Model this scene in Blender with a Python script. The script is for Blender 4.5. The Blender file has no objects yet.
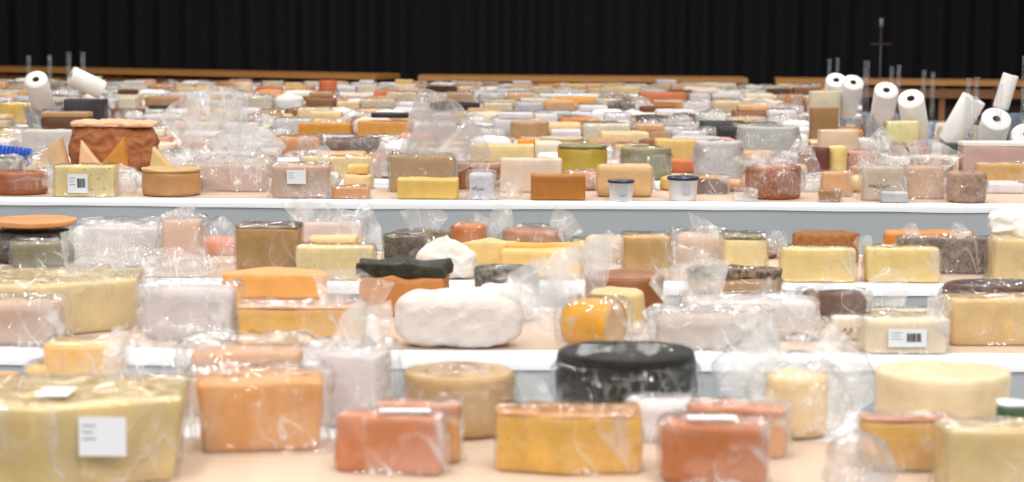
import bpy, bmesh, math, random
from math import sin, cos, pi, tan, atan
from mathutils import Vector, Matrix, noise, Euler

random.seed(7)
C = bpy.context.scene.collection
S = bpy.context.scene

# ------------------------------------------------------------------ camera
F = 2000.0                      # focal length in pixels of the 1024 px wide frame
CAMZ, ZT = 1.57, 0.75           # lens height, table height
cam_d = bpy.data.cameras.new('camera'); cam = bpy.data.objects.new('camera', cam_d); C.objects.link(cam)
cam_d.sensor_width = 36; cam_d.lens = F * 36 / 1024
PITCH = atan(231 / F)
cam.location = (0, 0, CAMZ)
CM = Matrix.Rotation(pi / 2 - PITCH, 4, 'X') @ Matrix.Rotation(math.radians(0.38), 4, 'Z')
cam.rotation_euler = CM.to_euler()
cam_d.clip_end = 200
cam_d.dof.use_dof = True; cam_d.dof.focus_distance = 7.4; cam_d.dof.aperture_fstop = 4.2
S.camera = cam
CI = (Matrix.Translation((0, 0, CAMZ)) @ CM).inverted()

def proj(p):
    q = CI @ Vector(p)
    return 512 + F * q.x / -q.z, 241 - F * q.y / -q.z

def wx(px, Y, z=ZT):            # world x at depth Y seen at column px
    a, b = -8.0, 8.0
    for _ in range(30):
        m = (a + b) / 2
        if proj((m, Y, z))[0] < px: a = m
        else: b = m
    return (a + b) / 2

def wz(px, py, Y):              # world height at depth Y seen at (px, py)
    x = wx(px, Y)
    a, b = -1.0, 3.0
    for _ in range(30):
        m = (a + b) / 2
        if proj((x, Y, m))[1] > py: a = m
        else: b = m
    return (a + b) / 2

# ------------------------------------------------------------------ materials
def lin(hexs):
    r = []
    for i in (0, 2, 4):
        c = int(hexs[i:i + 2], 16) / 255
        r.append(c / 12.92 if c <= .04045 else ((c + .055) / 1.055) ** 2.4)
    return r

def mul(c, k): return tuple(min(.95, max(0, v * k)) for v in c)

MATS = {}
def newmat(name):
    m = bpy.data.materials.new(name); m.use_nodes = True
    nt = m.node_tree; nt.nodes.clear()
    return m, nt
def N(nt, t, **kw):
    n = nt.nodes.new(t)
    for k, v in kw.items():
        if k in n.inputs: n.inputs[k].default_value = v
        else: setattr(n, k, v)
    return n
def noise_node(nt, coord, scale, detail=4, rough=.6):
    n = N(nt, 'ShaderNodeTexNoise'); n.inputs['Scale'].default_value = scale
    n.inputs['Detail'].default_value = detail; n.inputs['Roughness'].default_value = rough
    nt.links.new(coord, n.inputs['Vector']); return n
def ramp(nt, src, p0, c0, p1, c1):
    r = N(nt, 'ShaderNodeValToRGB')
    e = r.color_ramp.elements
    e[0].position = p0; e[0].color = c0; e[1].position = p1; e[1].color = c1
    nt.links.new(src, r.inputs[0]); return r
def v4(c): return (c[0], c[1], c[2], 1)

def mat(col, style='smooth', col2=None, rough=.45):
    """opaque material: smooth | holes | basket | crust | specks | paper | cloth | plastic"""
    key = (col, style, col2, rough)
    if key in MATS: return MATS[key]
    m, nt = newmat('%s_%s' % (style, col)); L = nt.links.new
    out = N(nt, 'ShaderNodeOutputMaterial'); b = N(nt, 'ShaderNodeBsdfPrincipled')
    L(b.outputs[0], out.inputs[0]); b.inputs['Roughness'].default_value = rough
    tc = N(nt, 'ShaderNodeTexCoord').outputs['Object']
    base = lin(col)
    if style in ('smooth', 'holes', 'specks', 'basket', 'crust'):
        g_ = sum(base) / 3; base = [max(.004, (c * 1.03 - g_ * .03) * .87) for c in base]; base[1] *= .965
    c2 = lin(col2) if col2 else mul(base, .72)
    bump = N(nt, 'ShaderNodeBump'); bump.inputs['Strength'].default_value = .225; bump.inputs['Distance'].default_value = .004
    n1 = noise_node(nt, tc, 14, 5)
    if style in ('smooth', 'holes', 'specks'):
        r = ramp(nt, n1.outputs[0], .3, v4(mul(base, .86)), .7, v4(mul(base, 1.07)))
        last = r.outputs[0]
        n2 = noise_node(nt, tc, 120, 3); L(n2.outputs[0], bump.inputs['Height'])
        if style != 'smooth':
            sc, th = (45, .30) if style == 'holes' else (150, .33)
            n3 = noise_node(nt, tc, sc, 2, .5)
            r2 = ramp(nt, n3.outputs[0], th, (1, 1, 1, 1), th + .05, (0, 0, 0, 1))
            mx = N(nt, 'ShaderNodeMixRGB'); L(r2.outputs[0], mx.inputs[0]); L(last, mx.inputs[1])
            mx.inputs[2].default_value = v4(c2); last = mx.outputs[0]
        L(last, b.inputs['Base Color'])
        b.inputs['Subsurface Weight'].default_value = .12
        b.inputs['Subsurface Radius'].default_value = (.02, .012, .006)
        b.inputs['Subsurface Scale'].default_value = .5
    elif style == 'basket':
        mp = N(nt, 'ShaderNodeMapping'); L(tc, mp.inputs[0]); mp.inputs['Scale'].default_value = (.25, .25, 1)
        w = N(nt, 'ShaderNodeTexWave'); w.bands_direction = 'Z'; w.inputs['Scale'].default_value = 52
        w.inputs['Distortion'].default_value = 1.5; w.inputs['Detail'].default_value = 2; L(mp.outputs[0], w.inputs[0])
        r = ramp(nt, w.outputs['Fac'], .15, v4(mul(c2, .95)), .75, v4(mul(base, 1.05)))
        mx = N(nt, 'ShaderNodeMixRGB'); mx.blend_type = 'MULTIPLY'; mx.inputs[0].default_value = .5
        r2 = ramp(nt, n1.outputs[0], .3, (.6, .55, .5, 1), .6, (1, 1, 1, 1))
        L(r.outputs[0], mx.inputs[1]); L(r2.outputs[0], mx.inputs[2]); L(mx.outputs[0], b.inputs['Base Color'])
        L(w.outputs['Fac'], bump.inputs['Height']); bump.inputs['Strength'].default_value = .22
    elif style == 'crust':
        n3 = noise_node(nt, tc, 48, 8, .8)
        r = ramp(nt, n3.outputs[0], .42, v4(base), .62, v4(c2)); L(r.outputs[0], b.inputs['Base Color'])
        L(n3.outputs[0], bump.inputs['Height']); bump.inputs['Strength'].default_value = .9; bump.inputs['Distance'].default_value = .03
    elif style == 'paper':
        r = ramp(nt, n1.outputs[0], .3, v4(mul(base, .93)), .7, v4(mul(base, 1.04))); L(r.outputs[0], b.inputs['Base Color'])
        v = N(nt, 'ShaderNodeTexVoronoi'); v.feature = 'DISTANCE_TO_EDGE'; v.inputs['Scale'].default_value = 22
        n3 = noise_node(nt, tc, 9, 3); mxv = N(nt, 'ShaderNodeMixRGB'); mxv.inputs[0].default_value = .25
        L(tc, mxv.inputs[1]); L(n3.outputs['Color'], mxv.inputs[2]); L(mxv.outputs[0], v.inputs['Vector'])
        L(v.outputs[0], bump.inputs['Height']); bump.inputs['Strength'].default_value = .8
        b.inputs['Roughness'].default_value = .7
    elif style == 'cloth':
        mp = N(nt, 'ShaderNodeMapping'); L(tc, mp.inputs[0]); mp.inputs['Scale'].default_value = (1, 1, .15)
        n3 = noise_node(nt, mp.outputs[0], 6, 4)
        r = ramp(nt, n3.outputs[0], .3, v4(mul(base, .97)), .7, v4(base)); L(r.outputs[0], b.inputs['Base Color'])
        L(n3.outputs[0], bump.inputs['Height']); bump.inputs['Strength'].default_value = .25
        b.inputs['Roughness'].default_value = .9
    elif style == 'wood':
        mp = N(nt, 'ShaderNodeMapping'); L(tc, mp.inputs[0]); mp.inputs['Scale'].default_value = (.6, 8, 8)
        n3 = noise_node(nt, mp.outputs[0], 5, 5)
        r = ramp(nt, n3.outputs[0], .3, v4(mul(base, .75)), .7, v4(mul(base, 1.1))); L(r.outputs[0], b.inputs['Base Color'])
    else:                        # plastic / plain
        b.inputs['Base Color'].default_value = v4(base)
    if style != 'plastic': L(bump.outputs[0], b.inputs['Normal'])
    MATS[key] = m; return m

def film_mat(haze=.2, tint='ffffff', rough=.06, smooth=False):
    key = ('film', haze, tint, rough, smooth)
    if key in MATS: return MATS[key]
    m, nt = newmat('clear_film'); L = nt.links.new
    out = N(nt, 'ShaderNodeOutputMaterial')
    tc = N(nt, 'ShaderNodeTexCoord').outputs['Object']
    t = v4(lin(tint))
    tr = N(nt, 'ShaderNodeBsdfTransparent'); tr.inputs[0].default_value = tuple(.92 + .08 * c for c in t[:3]) + (1,)
    df = N(nt, 'ShaderNodeBsdfDiffuse'); df.inputs[0].default_value = tuple(.84 * c for c in t[:3]) + (1,)
    tl = N(nt, 'ShaderNodeBsdfTranslucent'); tl.inputs[0].default_value = tuple(.84 * c for c in t[:3]) + (1,)
    mm = N(nt, 'ShaderNodeMixShader'); mm.inputs[0].default_value = .45; L(df.outputs[0], mm.inputs[1]); L(tl.outputs[0], mm.inputs[2])
    bump = N(nt, 'ShaderNodeBump'); bump.inputs['Strength'].default_value = {False: .75, True: .1, 'ear': .7}[smooth]; bump.inputs['Distance'].default_value = .03
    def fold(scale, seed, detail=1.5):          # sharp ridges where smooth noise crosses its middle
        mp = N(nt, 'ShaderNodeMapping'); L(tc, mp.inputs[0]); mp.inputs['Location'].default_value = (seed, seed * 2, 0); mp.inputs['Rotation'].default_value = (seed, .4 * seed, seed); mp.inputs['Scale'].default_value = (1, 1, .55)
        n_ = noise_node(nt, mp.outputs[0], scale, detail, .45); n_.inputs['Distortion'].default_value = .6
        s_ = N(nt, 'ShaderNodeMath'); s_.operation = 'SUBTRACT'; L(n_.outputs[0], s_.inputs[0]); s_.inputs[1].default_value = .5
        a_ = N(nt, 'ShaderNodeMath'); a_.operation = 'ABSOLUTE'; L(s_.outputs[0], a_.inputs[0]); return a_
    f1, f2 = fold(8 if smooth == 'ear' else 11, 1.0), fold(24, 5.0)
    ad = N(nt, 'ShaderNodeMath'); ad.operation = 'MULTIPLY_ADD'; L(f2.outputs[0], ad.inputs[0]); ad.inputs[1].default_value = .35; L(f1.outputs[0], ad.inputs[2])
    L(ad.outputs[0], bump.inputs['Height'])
    # creases whitened to paint in highlight streaks; elsewhere film stays clear in uneven patches
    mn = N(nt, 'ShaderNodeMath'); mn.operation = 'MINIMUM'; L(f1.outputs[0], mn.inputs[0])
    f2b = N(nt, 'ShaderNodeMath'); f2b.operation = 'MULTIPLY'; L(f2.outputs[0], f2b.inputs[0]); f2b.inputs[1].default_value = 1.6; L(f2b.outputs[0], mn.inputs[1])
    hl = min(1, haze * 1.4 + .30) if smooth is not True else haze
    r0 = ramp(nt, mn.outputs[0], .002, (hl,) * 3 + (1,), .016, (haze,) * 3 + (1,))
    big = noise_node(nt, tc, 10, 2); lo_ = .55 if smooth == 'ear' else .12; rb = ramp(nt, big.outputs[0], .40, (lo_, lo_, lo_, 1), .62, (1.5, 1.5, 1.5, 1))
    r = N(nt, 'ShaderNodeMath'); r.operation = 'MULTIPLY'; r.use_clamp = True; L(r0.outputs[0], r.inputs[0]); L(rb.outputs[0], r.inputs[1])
    mix1 = N(nt, 'ShaderNodeMixShader'); L(r.outputs[0], mix1.inputs[0]); L(tr.outputs[0], mix1.inputs[1]); L(mm.outputs[0], mix1.inputs[2])
    fr = N(nt, 'ShaderNodeFresnel'); L(bump.outputs[0], fr.inputs['Normal'])
    ge = N(nt, 'ShaderNodeNewGeometry'); mr = N(nt, 'ShaderNodeMapRange'); L(ge.outputs['Backfacing'], mr.inputs['Value'])
    mr.inputs['To Min'].default_value = 1.45; mr.inputs['To Max'].default_value = 1 / 1.45; L(mr.outputs[0], fr.inputs[0])
    gl = N(nt, 'ShaderNodeBsdfGlossy'); gl.inputs['Roughness'].default_value = rough; L(bump.outputs[0], gl.inputs['Normal'])
    cap = N(nt, 'ShaderNodeMath'); cap.operation = 'MINIMUM'; dbl = N(nt, 'ShaderNodeMath'); dbl.operation = 'MULTIPLY'; L(fr.outputs[0], dbl.inputs[0]); dbl.inputs[1].default_value = 1.4; L(dbl.outputs[0], cap.inputs[0]); cap.inputs[1].default_value = .5
    mix2 = N(nt, 'ShaderNodeMixShader'); L(cap.outputs[0], mix2.inputs[0]); L(mix1.outputs[0], mix2.inputs[1]); L(gl.outputs[0], mix2.inputs[2])
    L(mix2.outputs[0], out.inputs[0])
    MATS[key] = m; return m

# ------------------------------------------------------------------ object helpers
def link_mesh(name, verts, faces, m, parent=None, loc=(0, 0, 0), rotz=0, smooth=True):
    me = bpy.data.meshes.new(name); me.from_pydata([tuple(v) for v in verts], [], faces); me.validate(); me.update()
    if smooth: me.polygons.foreach_set('use_smooth', [True] * len(me.polygons))
    me.materials.append(m)
    o = bpy.data.objects.new(name, me); C.objects.link(o); o.location = loc; o.rotation_euler = (0, 0, rotz)
    if parent: o.parent = parent
    return o
def empty(name, loc, rotz=0):
    o = bpy.data.objects.new(name, None); C.objects.link(o); o.location = loc; o.rotation_euler = (0, 0, rotz)
    o.empty_display_size = .05; return o
def tag(o, label, cat, group=None):
    o['label'] = label; o['category'] = cat
    if group: o['group'] = group
    return o
def struct(o): o['kind'] = 'structure'; return o

def box_geo(x0, x1, y0, y1, z0, z1, V=None, Fc=None):
    V = [] if V is None else V; Fc = [] if Fc is None else Fc
    b = len(V)
    V += [(x0, y0, z0), (x1, y0, z0), (x1, y1, z0), (x0, y1, z0), (x0, y0, z1), (x1, y0, z1), (x1, y1, z1), (x0, y1, z1)]
    Fc += [tuple(b + i for i in f) for f in ((0, 3, 2, 1), (4, 5, 6, 7), (0, 1, 5, 4), (1, 2, 6, 5), (2, 3, 7, 6), (3, 0, 4, 7))]
    return V, Fc

def prism(poly, h, bev=.006, z0=0, bulge=0, amp=.0015, seed=0, taper=0, nz=4, sag=0):
    """solid with footprint poly, rounded top and bottom edges, slightly uneven faces"""
    n = len(poly); lv = [(0, bev), (bev * .3, bev * .3), (bev, 0)]
    for i in range(1, nz): lv.append((bev + (h - 2 * bev) * i / nz, 0))
    lv += [(h - bev, 0), (h - bev * .3, bev * .3), (h, bev)]
    rings = [(z, ins, 1.0) for z, ins in lv]
    rings = [(0, bev, .8)] + rings + [(h, bev, .8), (h, bev, .4)]
    V = []; Fc = []
    for z, ins, k in rings:
        t = z / h
        g = 1 + bulge * sin(pi * t) + taper * t
        for (x, y) in poly:
            r = math.hypot(x, y) or 1e-6
            f = max(.05, 1 - ins / r) * k * g
            p = Vector((x * f, y * f, z))
            d = noise.noise(p * 18 + Vector((seed, seed * 1.7, 0))) * amp * 2.2 + noise.noise(p * 60 + Vector((0, seed, 3))) * amp * .6
            if z > bev: p.z += d - sag * (1 - k) * .5
            p.x *= 1 + d / max(.05, r); p.y *= 1 + d / max(.05, r); p.z = max(0, p.z) + z0
            V.append(p)
    R = len(rings)
    for i in range(R - 1):
        for j in range(n):
            a = i * n + j; b = i * n + (j + 1) % n
            Fc.append((a, b, b + n, a + n))
    V.append(Vector((0, 0, z0))); V.append(Vector((0, 0, z0 + h - sag * .5)))
    for j in range(n):
        Fc.append((len(V) - 2, (j + 1) % n, j)); Fc.append((len(V) - 1, (R - 1) * n + j, (R - 1) * n + (j + 1) % n))
    return V, Fc

def rect_poly(w, d, r=.008, per=5):
    pts = []; r = min(r, w * .45, d * .45)
    cs = [(w / 2 - r, -d / 2 + r, -pi / 2), (w / 2 - r, d / 2 - r, 0), (-w / 2 + r, d / 2 - r, pi / 2), (-w / 2 + r, -d / 2 + r, pi)]
    for i, (cx, cy, a) in enumerate(cs):
        for k in range(4): pts.append((cx + r * cos(a + k * pi / 6), cy + r * sin(a + k * pi / 6)))
        nx, ny, na = cs[(i + 1) % 4]
        e = (nx + r * cos(na), ny + r * sin(na)); s = pts[-1]
        for k in range(1, per): pts.append((s[0] + (e[0] - s[0]) * k / per, s[1] + (e[1] - s[1]) * k / per))
    return pts
def disc_poly(w, d, n=44): return [(w / 2 * cos(2 * pi * i / n), d / 2 * sin(2 * pi * i / n)) for i in range(n)]
def half_poly(w, d, front_flat=True):      # cut wheel, cut face towards the lens
    pts = []; n = 20
    for i in range(n + 1):
        a = pi * i / n; pts.append((w / 2 * cos(a), -d / 2 + d * sin(a)))
    for k in range(1, 8): pts.append((-w / 2 + w * k / 8, -d / 2))
    return pts if front_flat else [(-x, -y) for x, y in pts]
def tri_poly(w, d, tip=0.0):
    c = [(-w / 2, -d / 2), (w / 2, -d / 2), (w / 2 * tip, d / 2)]
    pts = []
    for i in range(3):
        a, b = c[i], c[(i + 1) % 3]
        for k in range(6): pts.append((a[0] + (b[0] - a[0]) * k / 6, a[1] + (b[1] - a[1]) * k / 6))
    return pts

def skin(poly, h, bev, amp, seed, nz=14, taper=0):
    """loose film drawn over a prism: sharp folds on sides and top, flared hem at the foot"""
    n = len(poly); V = []; Fc = []; sd = Vector((seed * 1.7, seed * .3, seed))
    lv = [(h * i / nz, 1) for i in range(nz)] + [(h - bev * .3, .99), (h, .96), (h, .86), (h, .7), (h, .5), (h, .25)]
    for z, k in lv:
        for (x, y) in poly:
            g = k * (1 + taper * z / h)
            p = Vector((x * g, y * g, z)); r = math.hypot(x, y) or 1e-5
            q = Vector((p.x * 16 + p.z * 9, p.y * 16, p.z * 7 - p.x * 6)) + sd
            d = (rid(q * .8) * .7 + rid(q * 1.9) * .35 - .35) * amp
            if z < h * .12: d += amp * 1.2 * (1 - z / (h * .12)) * (.5 + noise.noise(q * .8))
            if z >= h - .0001: p.z = h + d * .9 * (1 if k < .96 else .5)
            else: p.x *= 1 + d / r; p.y *= 1 + d / r
            p.z = max(.0012, p.z); V.append(p)
    for i in range(len(lv) - 1):
        for j in range(n):
            a = i * n + j; b = i * n + (j + 1) % n; Fc.append((a, b, b + n, a + n))
    V.append(Vector((0, 0, h))); R = len(lv) - 1
    for j in range(n): Fc.append((len(V) - 1, R * n + j, R * n + (j + 1) % n))
    return V, Fc

def dense(c, per=8):
    pts = []
    for i in range(len(c)):
        a, b = Vector(c[i]), Vector(c[(i + 1) % len(c)])
        for t in (0.0, .02, .06, .25, .4, .55, .7, .85, .95, .985): pts.append(tuple(a + (b - a) * t))
    return pts

def rid(p): return 1 - abs(noise.noise(p)) * 2
def crumple(w, d, h, seed=0, n=14, k=6.0, amp=.008, fr=14, peak=0, z0=0, flat=1.0):
    """closed crumpled skin round a w x d x h volume; peak pulls the top up into a gather"""
    V = []; Fc = []; idx = {}
    def vid(i, j, kk):
        key = (i, j, kk)
        if key not in idx:
            p = Vector((2 * i / n - 1, 2 * j / n - 1, 2 * kk / n - 1))
            m = (abs(p.x) ** k + abs(p.y) ** k + abs(p.z) ** k) ** (1 / k)
            q = p / m
            wp = Vector((q.x * w / 2, q.y * d / 2, (q.z + 1) * h / 2))
            s = Vector((seed * 3.1, seed * 1.3, seed * .7))
            dd = (rid(wp * fr + s) * .6 + rid(wp * fr * 2.3 + s) * .4 - .35) * amp
            nrm = Vector((q.x ** 3, q.y ** 3, q.z ** 3)); nrm.normalize() if nrm.length else None
            wp += nrm * dd
            if peak and q.z > 0:
                rr = math.hypot(q.x, q.y)
                u = max(0, 1 - rr * .95)
                wp.z += peak * u ** 1.5 * (.8 + .4 * noise.noise(wp * 20 + s))
            wp.z = max(.0015, wp.z) + z0
            idx[key] = len(V); V.append(wp)
        return idx[key]
    for a in range(n):
        for b in range(n):
            for side in (0, n):
                q = [(a, b), (a + 1, b), (a + 1, b + 1), (a, b + 1)]
                f1 = [vid(side, x, y) for x, y in q]; f2 = [vid(x, side, y) for x, y in q]; f3 = [vid(x, y, side) for x, y in q]
                if side == 0: f1.reverse(); f3.reverse()
                else: f2.reverse()
                Fc += [tuple(f1), tuple(f2), tuple(f3)]
    return V, Fc

def fan(V, Fc, p0, tip, width, neck, seed, nu=30, nv=12, pl=4):
    """gathered loose end of a bag: a pleated two-sided sheet from neck p0 to an uneven hem at tip"""
    p0 = Vector(p0); tip = Vector(tip); ax = tip - p0; Ln = ax.length; ax.normalize()
    nrm = Vector((0, -1, .15)); side = ax.cross(nrm).normalized(); nrm = side.cross(ax).normalized()
    b = len(V); sd = Vector((seed, seed * .37, 0))
    for j in range(nv + 1):
        t = j / nv
        for i in range(nu + 1):
            u = i / nu * 2 - 1
            wd = (neck + (width - neck) * t ** .8) / 2
            ln = Ln * t * (1 - .22 * abs(u) ** 2 + .10 * noise.noise(Vector((u * 2, 0, seed))))
            th = wd * .26 * sin(u * pi * pl / 2 + seed) * (.4 + .6 * t) * (1 - .3 * t) + .012 * noise.noise(Vector((u * 1.6, t * 2.2, seed * 2)))
            th += .006 * rid(Vector((u * 2.4, t * 1.2, seed)))
            p = p0 + ax * ln + side * (u * wd) + nrm * th
            p.z = max(.002, p.z); V.append(p)
    for j in range(nv):
        for i in range(nu):
            a = b + j * (nu + 1) + i
            Fc.append((a, a + 1, a + nu + 2, a + nu + 1))

def tube_geo(prof, n=24, V=None, Fc=None, M=None):
    """lathe a (radius, z) profile"""
    V = [] if V is None else V; Fc = [] if Fc is None else Fc; b = len(V)
    for r, z in prof:
        for i in range(n):
            p = Vector((r * cos(2 * pi * i / n), r * sin(2 * pi * i / n), z)); V.append(M @ p if M else p)
    for k in range(len(prof) - 1):
        for i in range(n):
            a = b + k * n + i; c = b + k * n + (i + 1) % n
            Fc.append((a, c, c + n, a + n))
    return V, Fc

# ------------------------------------------------------------------ table rows (front edge, depth)
ROWS = [(3.30, .77), (4.73, .77), (6.00, .77), (8.60, .70), (9.65, .75), (11.0, .75), (12.6, .75), (13.95, .75),
        (16.2, .75), (17.6, .75), (19.8, .75), (21.1, .75)]
ORD = ['front', 'second', 'third', 'fourth', 'fifth', 'sixth', 'seventh', 'eighth', 'ninth', 'tenth', 'eleventh', 'last']
EARS = []
PLACED = []   # row, x0, x1, y0, y1, noun, object

def finish(root, row, X0, X1, Y0, Y1, noun):
    PLACED.append([row, X0, X1, Y0, Y1, noun, root]); return root

def sticker(parent, cx, cz, y, w, h, code='bar', lines=2):
    V, Fc = box_geo(cx - w / 2, cx + w / 2, y - .0008, y, cz - h / 2, cz + h / 2)
    s = link_mesh('sticker', V, Fc, mat('e4e6ea', 'plastic', rough=.4), parent, smooth=False)
    if code == 'bar':
        V, Fc = [], []; x = cx - w * .02; rr = random.Random(int(w * 1e4) + int(cx * 1000))
        while x < cx + w * .36:
            b = w * rr.choice((.02, .035, .05)); box_geo(x, x + b, y - .0014, y - .0009, cz - h * .22, cz + h * .26, V, Fc); x += b + w * rr.choice((.008, .014))
        link_mesh('barcode', V, Fc, mat('2c2c30', 'plastic'), s, smooth=False)
    V, Fc = [], []
    for i in range(lines + 1):
        z = cz + h * (.28 - .17 * i)
        box_geo(cx - w * .42, cx - w * (.14 + .06 * (i % 2)), y - .0014, y - .0009, z - h * .02, z + h * .02, V, Fc)
    link_mesh('text_lines', V, Fc, mat('8a8c92', 'plastic'), s, smooth=False)

def I(row, v, x0, x1, yt, kind, col, label, cat='cheese', style='smooth', col2=None, dr=None, yaw=0, film=None, ears=(), rind=None,
      haze=.16, zb=0, poly=None, stick=None, name=None, bev=None, bulge=0, k=6, amp=None, noun='cheese', group=None, peak=0, hb=None, n=None, taper=0, marks=None, tip=None, eh=None, top=None, tint='ffffff', maxd=.5):
    Y = ROWS[row][0] + ROWS[row][1] * v
    XL, XR = wx(x0, Y, ZT), wx(x1, Y, ZT); W = XR - XL
    h = hb if hb else max(.018, wz((x0 + x1) / 2, yt, Y) - ZT - zb)
    a = math.radians(yaw)
    if kind == 'log':
        h = hb or wz((x0 + x1) / 2, yt, Y) - ZT; w = W; d = D = max(h, W * .75)
    elif kind in ('block', 'wedge', 'slab'):
        dr = dr or .62
        w = W / (cos(abs(a)) + dr * sin(abs(a))); d = min(w * dr, maxd)
        D = w * sin(abs(a)) + d * cos(abs(a))
    else:
        dr = dr or (1.0 if kind == 'wheel' else .6 if kind == 'half' else .6)
        w = W; d = min(w * dr, maxd); D = d; a = 0 if kind != 'bag' else 0
    fl = film or 0
    if zb < .01:                 # slide a little along the table, or trim the hidden depth, until it stands free
        best = None; back = ROWS[row][0] + ROWS[row][1] + .05
        Y00 = Y; D0 = D
        for sc in (1, .85, .7, .55, .42):
            if yaw and sc < .7 and kind == 'block' and dr > .7: pass
            for dy in (0, .02, -.02, .04, -.04, .06, -.06, .09, -.09, .12, -.12, .16, -.16, .2, -.2, .25, -.25, .3, -.3, .36, -.36):
                Yn = Y00 + dy
                if Yn - fl < ROWS[row][0] + .012 or Yn + D0 * sc > back: continue
                k_ = Yn / Y00; c_ = (XL + XR) / 2 * k_; hw = W * k_ / 2 + fl
                cost = abs(dy) + (1 - sc) * .22
                if best and cost >= best[0]: continue
                if all(not (c_ - hw < r[2] and c_ + hw > r[1] and Yn - fl < r[4] and Yn + D0 * sc + fl > r[3]) for r in PLACED): best = (cost, Yn, sc)
        if best:
            Y = best[1]; k_ = Y / Y00; XL, XR = wx(x0, Y), wx(x1, Y); W = XR - XL
            if kind in ('block', 'wedge', 'slab'):
                d = min(w * dr, maxd) * best[2]
                w = (W - d * sin(abs(a))) / cos(a); D = w * sin(abs(a)) + d * cos(a)
                if yaw and D > D0 * best[2] * 1.05:
                    a *= .6; w = (W - d * sin(abs(a))) / cos(a); D = w * sin(abs(a)) + d * cos(a)
            else: w = W; d = D = D0 * best[2]
            if not hb: h = max(.018, wz((x0 + x1) / 2, yt, Y) - ZT - zb)
        elif label: print('NOFIT', label)
    far = Y > 10.5
    loc = ((XL + XR) / 2, Y + D / 2, ZT + zb + .0026)
    seed = (x0 * 7.3 + yt * 1.9) % 97
    if marks and not film: film = 0.003
    multi = film is not None or rind or stick or ears
    nm = name or {'block': 'cheese_block', 'slab': 'cheese_block', 'log': 'cheese_drum', 'tri': 'cheese_wedge', 'wheel': 'round_cheese', 'half': 'half_round_cheese', 'wedge': 'cheese_wedge',
                  'parcel': 'paper_wrapped_cheese', 'bag': 'plastic_bag'}[kind]
    root = None; par = None
    if multi and kind != 'bag':
        root = empty(nm, loc); par = root
    if kind == 'bag':
        V, Fc = crumple(w, d, h, seed, n or (10 if far else 28), k, amp or (.016 if far else .03), 8, peak)
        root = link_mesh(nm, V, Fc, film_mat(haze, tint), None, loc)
        for (ex, ez, tx, ty, wp) in ears:
            tipx = wx(tx, Y + D / 2) - loc[0]; tipz = wz(tx, ty, Y + D / 2) - ZT
            V2, F2 = [], []
            fan(V2, F2, (ex * w / 2, 0, ez * h), (tipx, 0, tipz), wp * Y / F, .03, seed)
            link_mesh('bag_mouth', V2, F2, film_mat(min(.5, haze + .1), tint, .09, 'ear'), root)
        tag(root, label, cat if cat != 'cheese' else 'plastic bag', group)
        return finish(root, row, XL, XR, Y, Y + D, noun if noun != 'cheese' else 'plastic bag')
    am = (.0018 if h > .035 else .0007) if amp is None else amp; haspoly = bool(poly)
    if kind == 'tri':            # upright triangular wedge, point up at fraction tip of its width
        ax = (-1 + 2 * (tip if tip is not None else .7)) * w / 2
        P2 = dense([(-w / 2, 0), (w / 2, 0), (ax, h)])
        V = []; Fc = []
        cx, cz = ax / 3, h / 3
        for yy, kk in ((-d / 2, .0), (-d / 2, .5), (-d / 2, .93), (-d / 2 + .006, 1), (d / 2 - .006, 1), (d / 2, .93), (d / 2, 0)):
            for (x, z) in P2: V.append(Vector((cx + (x - cx) * kk, yy + (0 if kk < 1 else .001 * noise.noise(Vector((x * 30, yy, z * 30)))), max(.0005, cz + (z - cz) * kk))))
        q_ = len(P2)
        for r_ in range(6):
            for j in range(q_):
                a0 = r_ * q_ + j; b0 = r_ * q_ + (j + 1) % q_; Fc.append((a0, b0, b0 + q_, a0 + q_))
        poly = P2; m = mat(col, style, col2)
    elif kind == 'log':            # drum lying on its side, cut face turned to the right
        a = math.radians(yaw); r = h / 2; L0 = (W - 2 * r * sin(a)) / cos(a)
        V, Fc = prism(disc_poly(h, h, 40), L0, .012, 0, 0, .0012, seed)
        Mx = Matrix.Translation((0, 0, r)) @ Matrix.Rotation(-a, 4, 'Z') @ Matrix.Rotation(pi / 2, 4, 'Y') @ Matrix.Translation((0, 0, -L0 / 2))
        V = [Mx @ p for p in V]; poly = []
        V2, F2 = tube_geo([(r * 1.004, .012), (r * 1.012, .02), (r * 1.012, L0 - .014), (r * 1.002, L0 - .004)], 48, M=Mx)
        V2 = [Vector((p.x, p.y, max(.0005, p.z))) for p in V2]
        link_mesh('rind', V2, F2, mat(col2, 'smooth'), par)['label'] = 'bright yellow rind round the drum'
        V3, F3 = tube_geo([(0, 0), (r * 1.004, 0.0), (r * 1.004, .012)], 48, M=Mx)
        m = mat(col, 'smooth')
    elif kind == 'parcel':
        V, Fc = crumple(w, d, h, seed, n or (10 if far else 40), k if k != 6 else 4, amp or .014, 11, peak)
        m = mat(col, 'paper')
    else:
        rt = rind[0] if rind else 0; bv0 = 0
        hh = h - rt
        bv0 = bev
        if poly: poly = dense([(x * w / 2, y * d / 2) for x, y in poly]); bv = .006
        elif kind in ('block', 'slab'): poly = rect_poly(w, d, .012 if bev is None else bev); bv = .007 if bev is None else bev
        elif kind == 'wheel': poly = disc_poly(w, d, 28 if far else 48); bv = min(.012, h * .3) if bev is None else bev
        elif kind == 'half': poly = half_poly(w, d); bv = .006 if bev is None else bev
        else: poly = tri_poly(w, d); bv = .004 if bev is None else bev
        if a and kind != 'wheel':
            poly = [(x * cos(a) - y * sin(a), x * sin(a) + y * cos(a)) for x, y in poly]
        bv = min(bv, hh * .35)
        V, Fc = prism(poly, hh, bv, 0, bulge, am, seed, taper, 3 if far else 6)
        m = mat(col, style, col2)
    body = link_mesh('body' if par else nm, V, Fc, m, par, (0, 0, 0) if par else loc)
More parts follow.
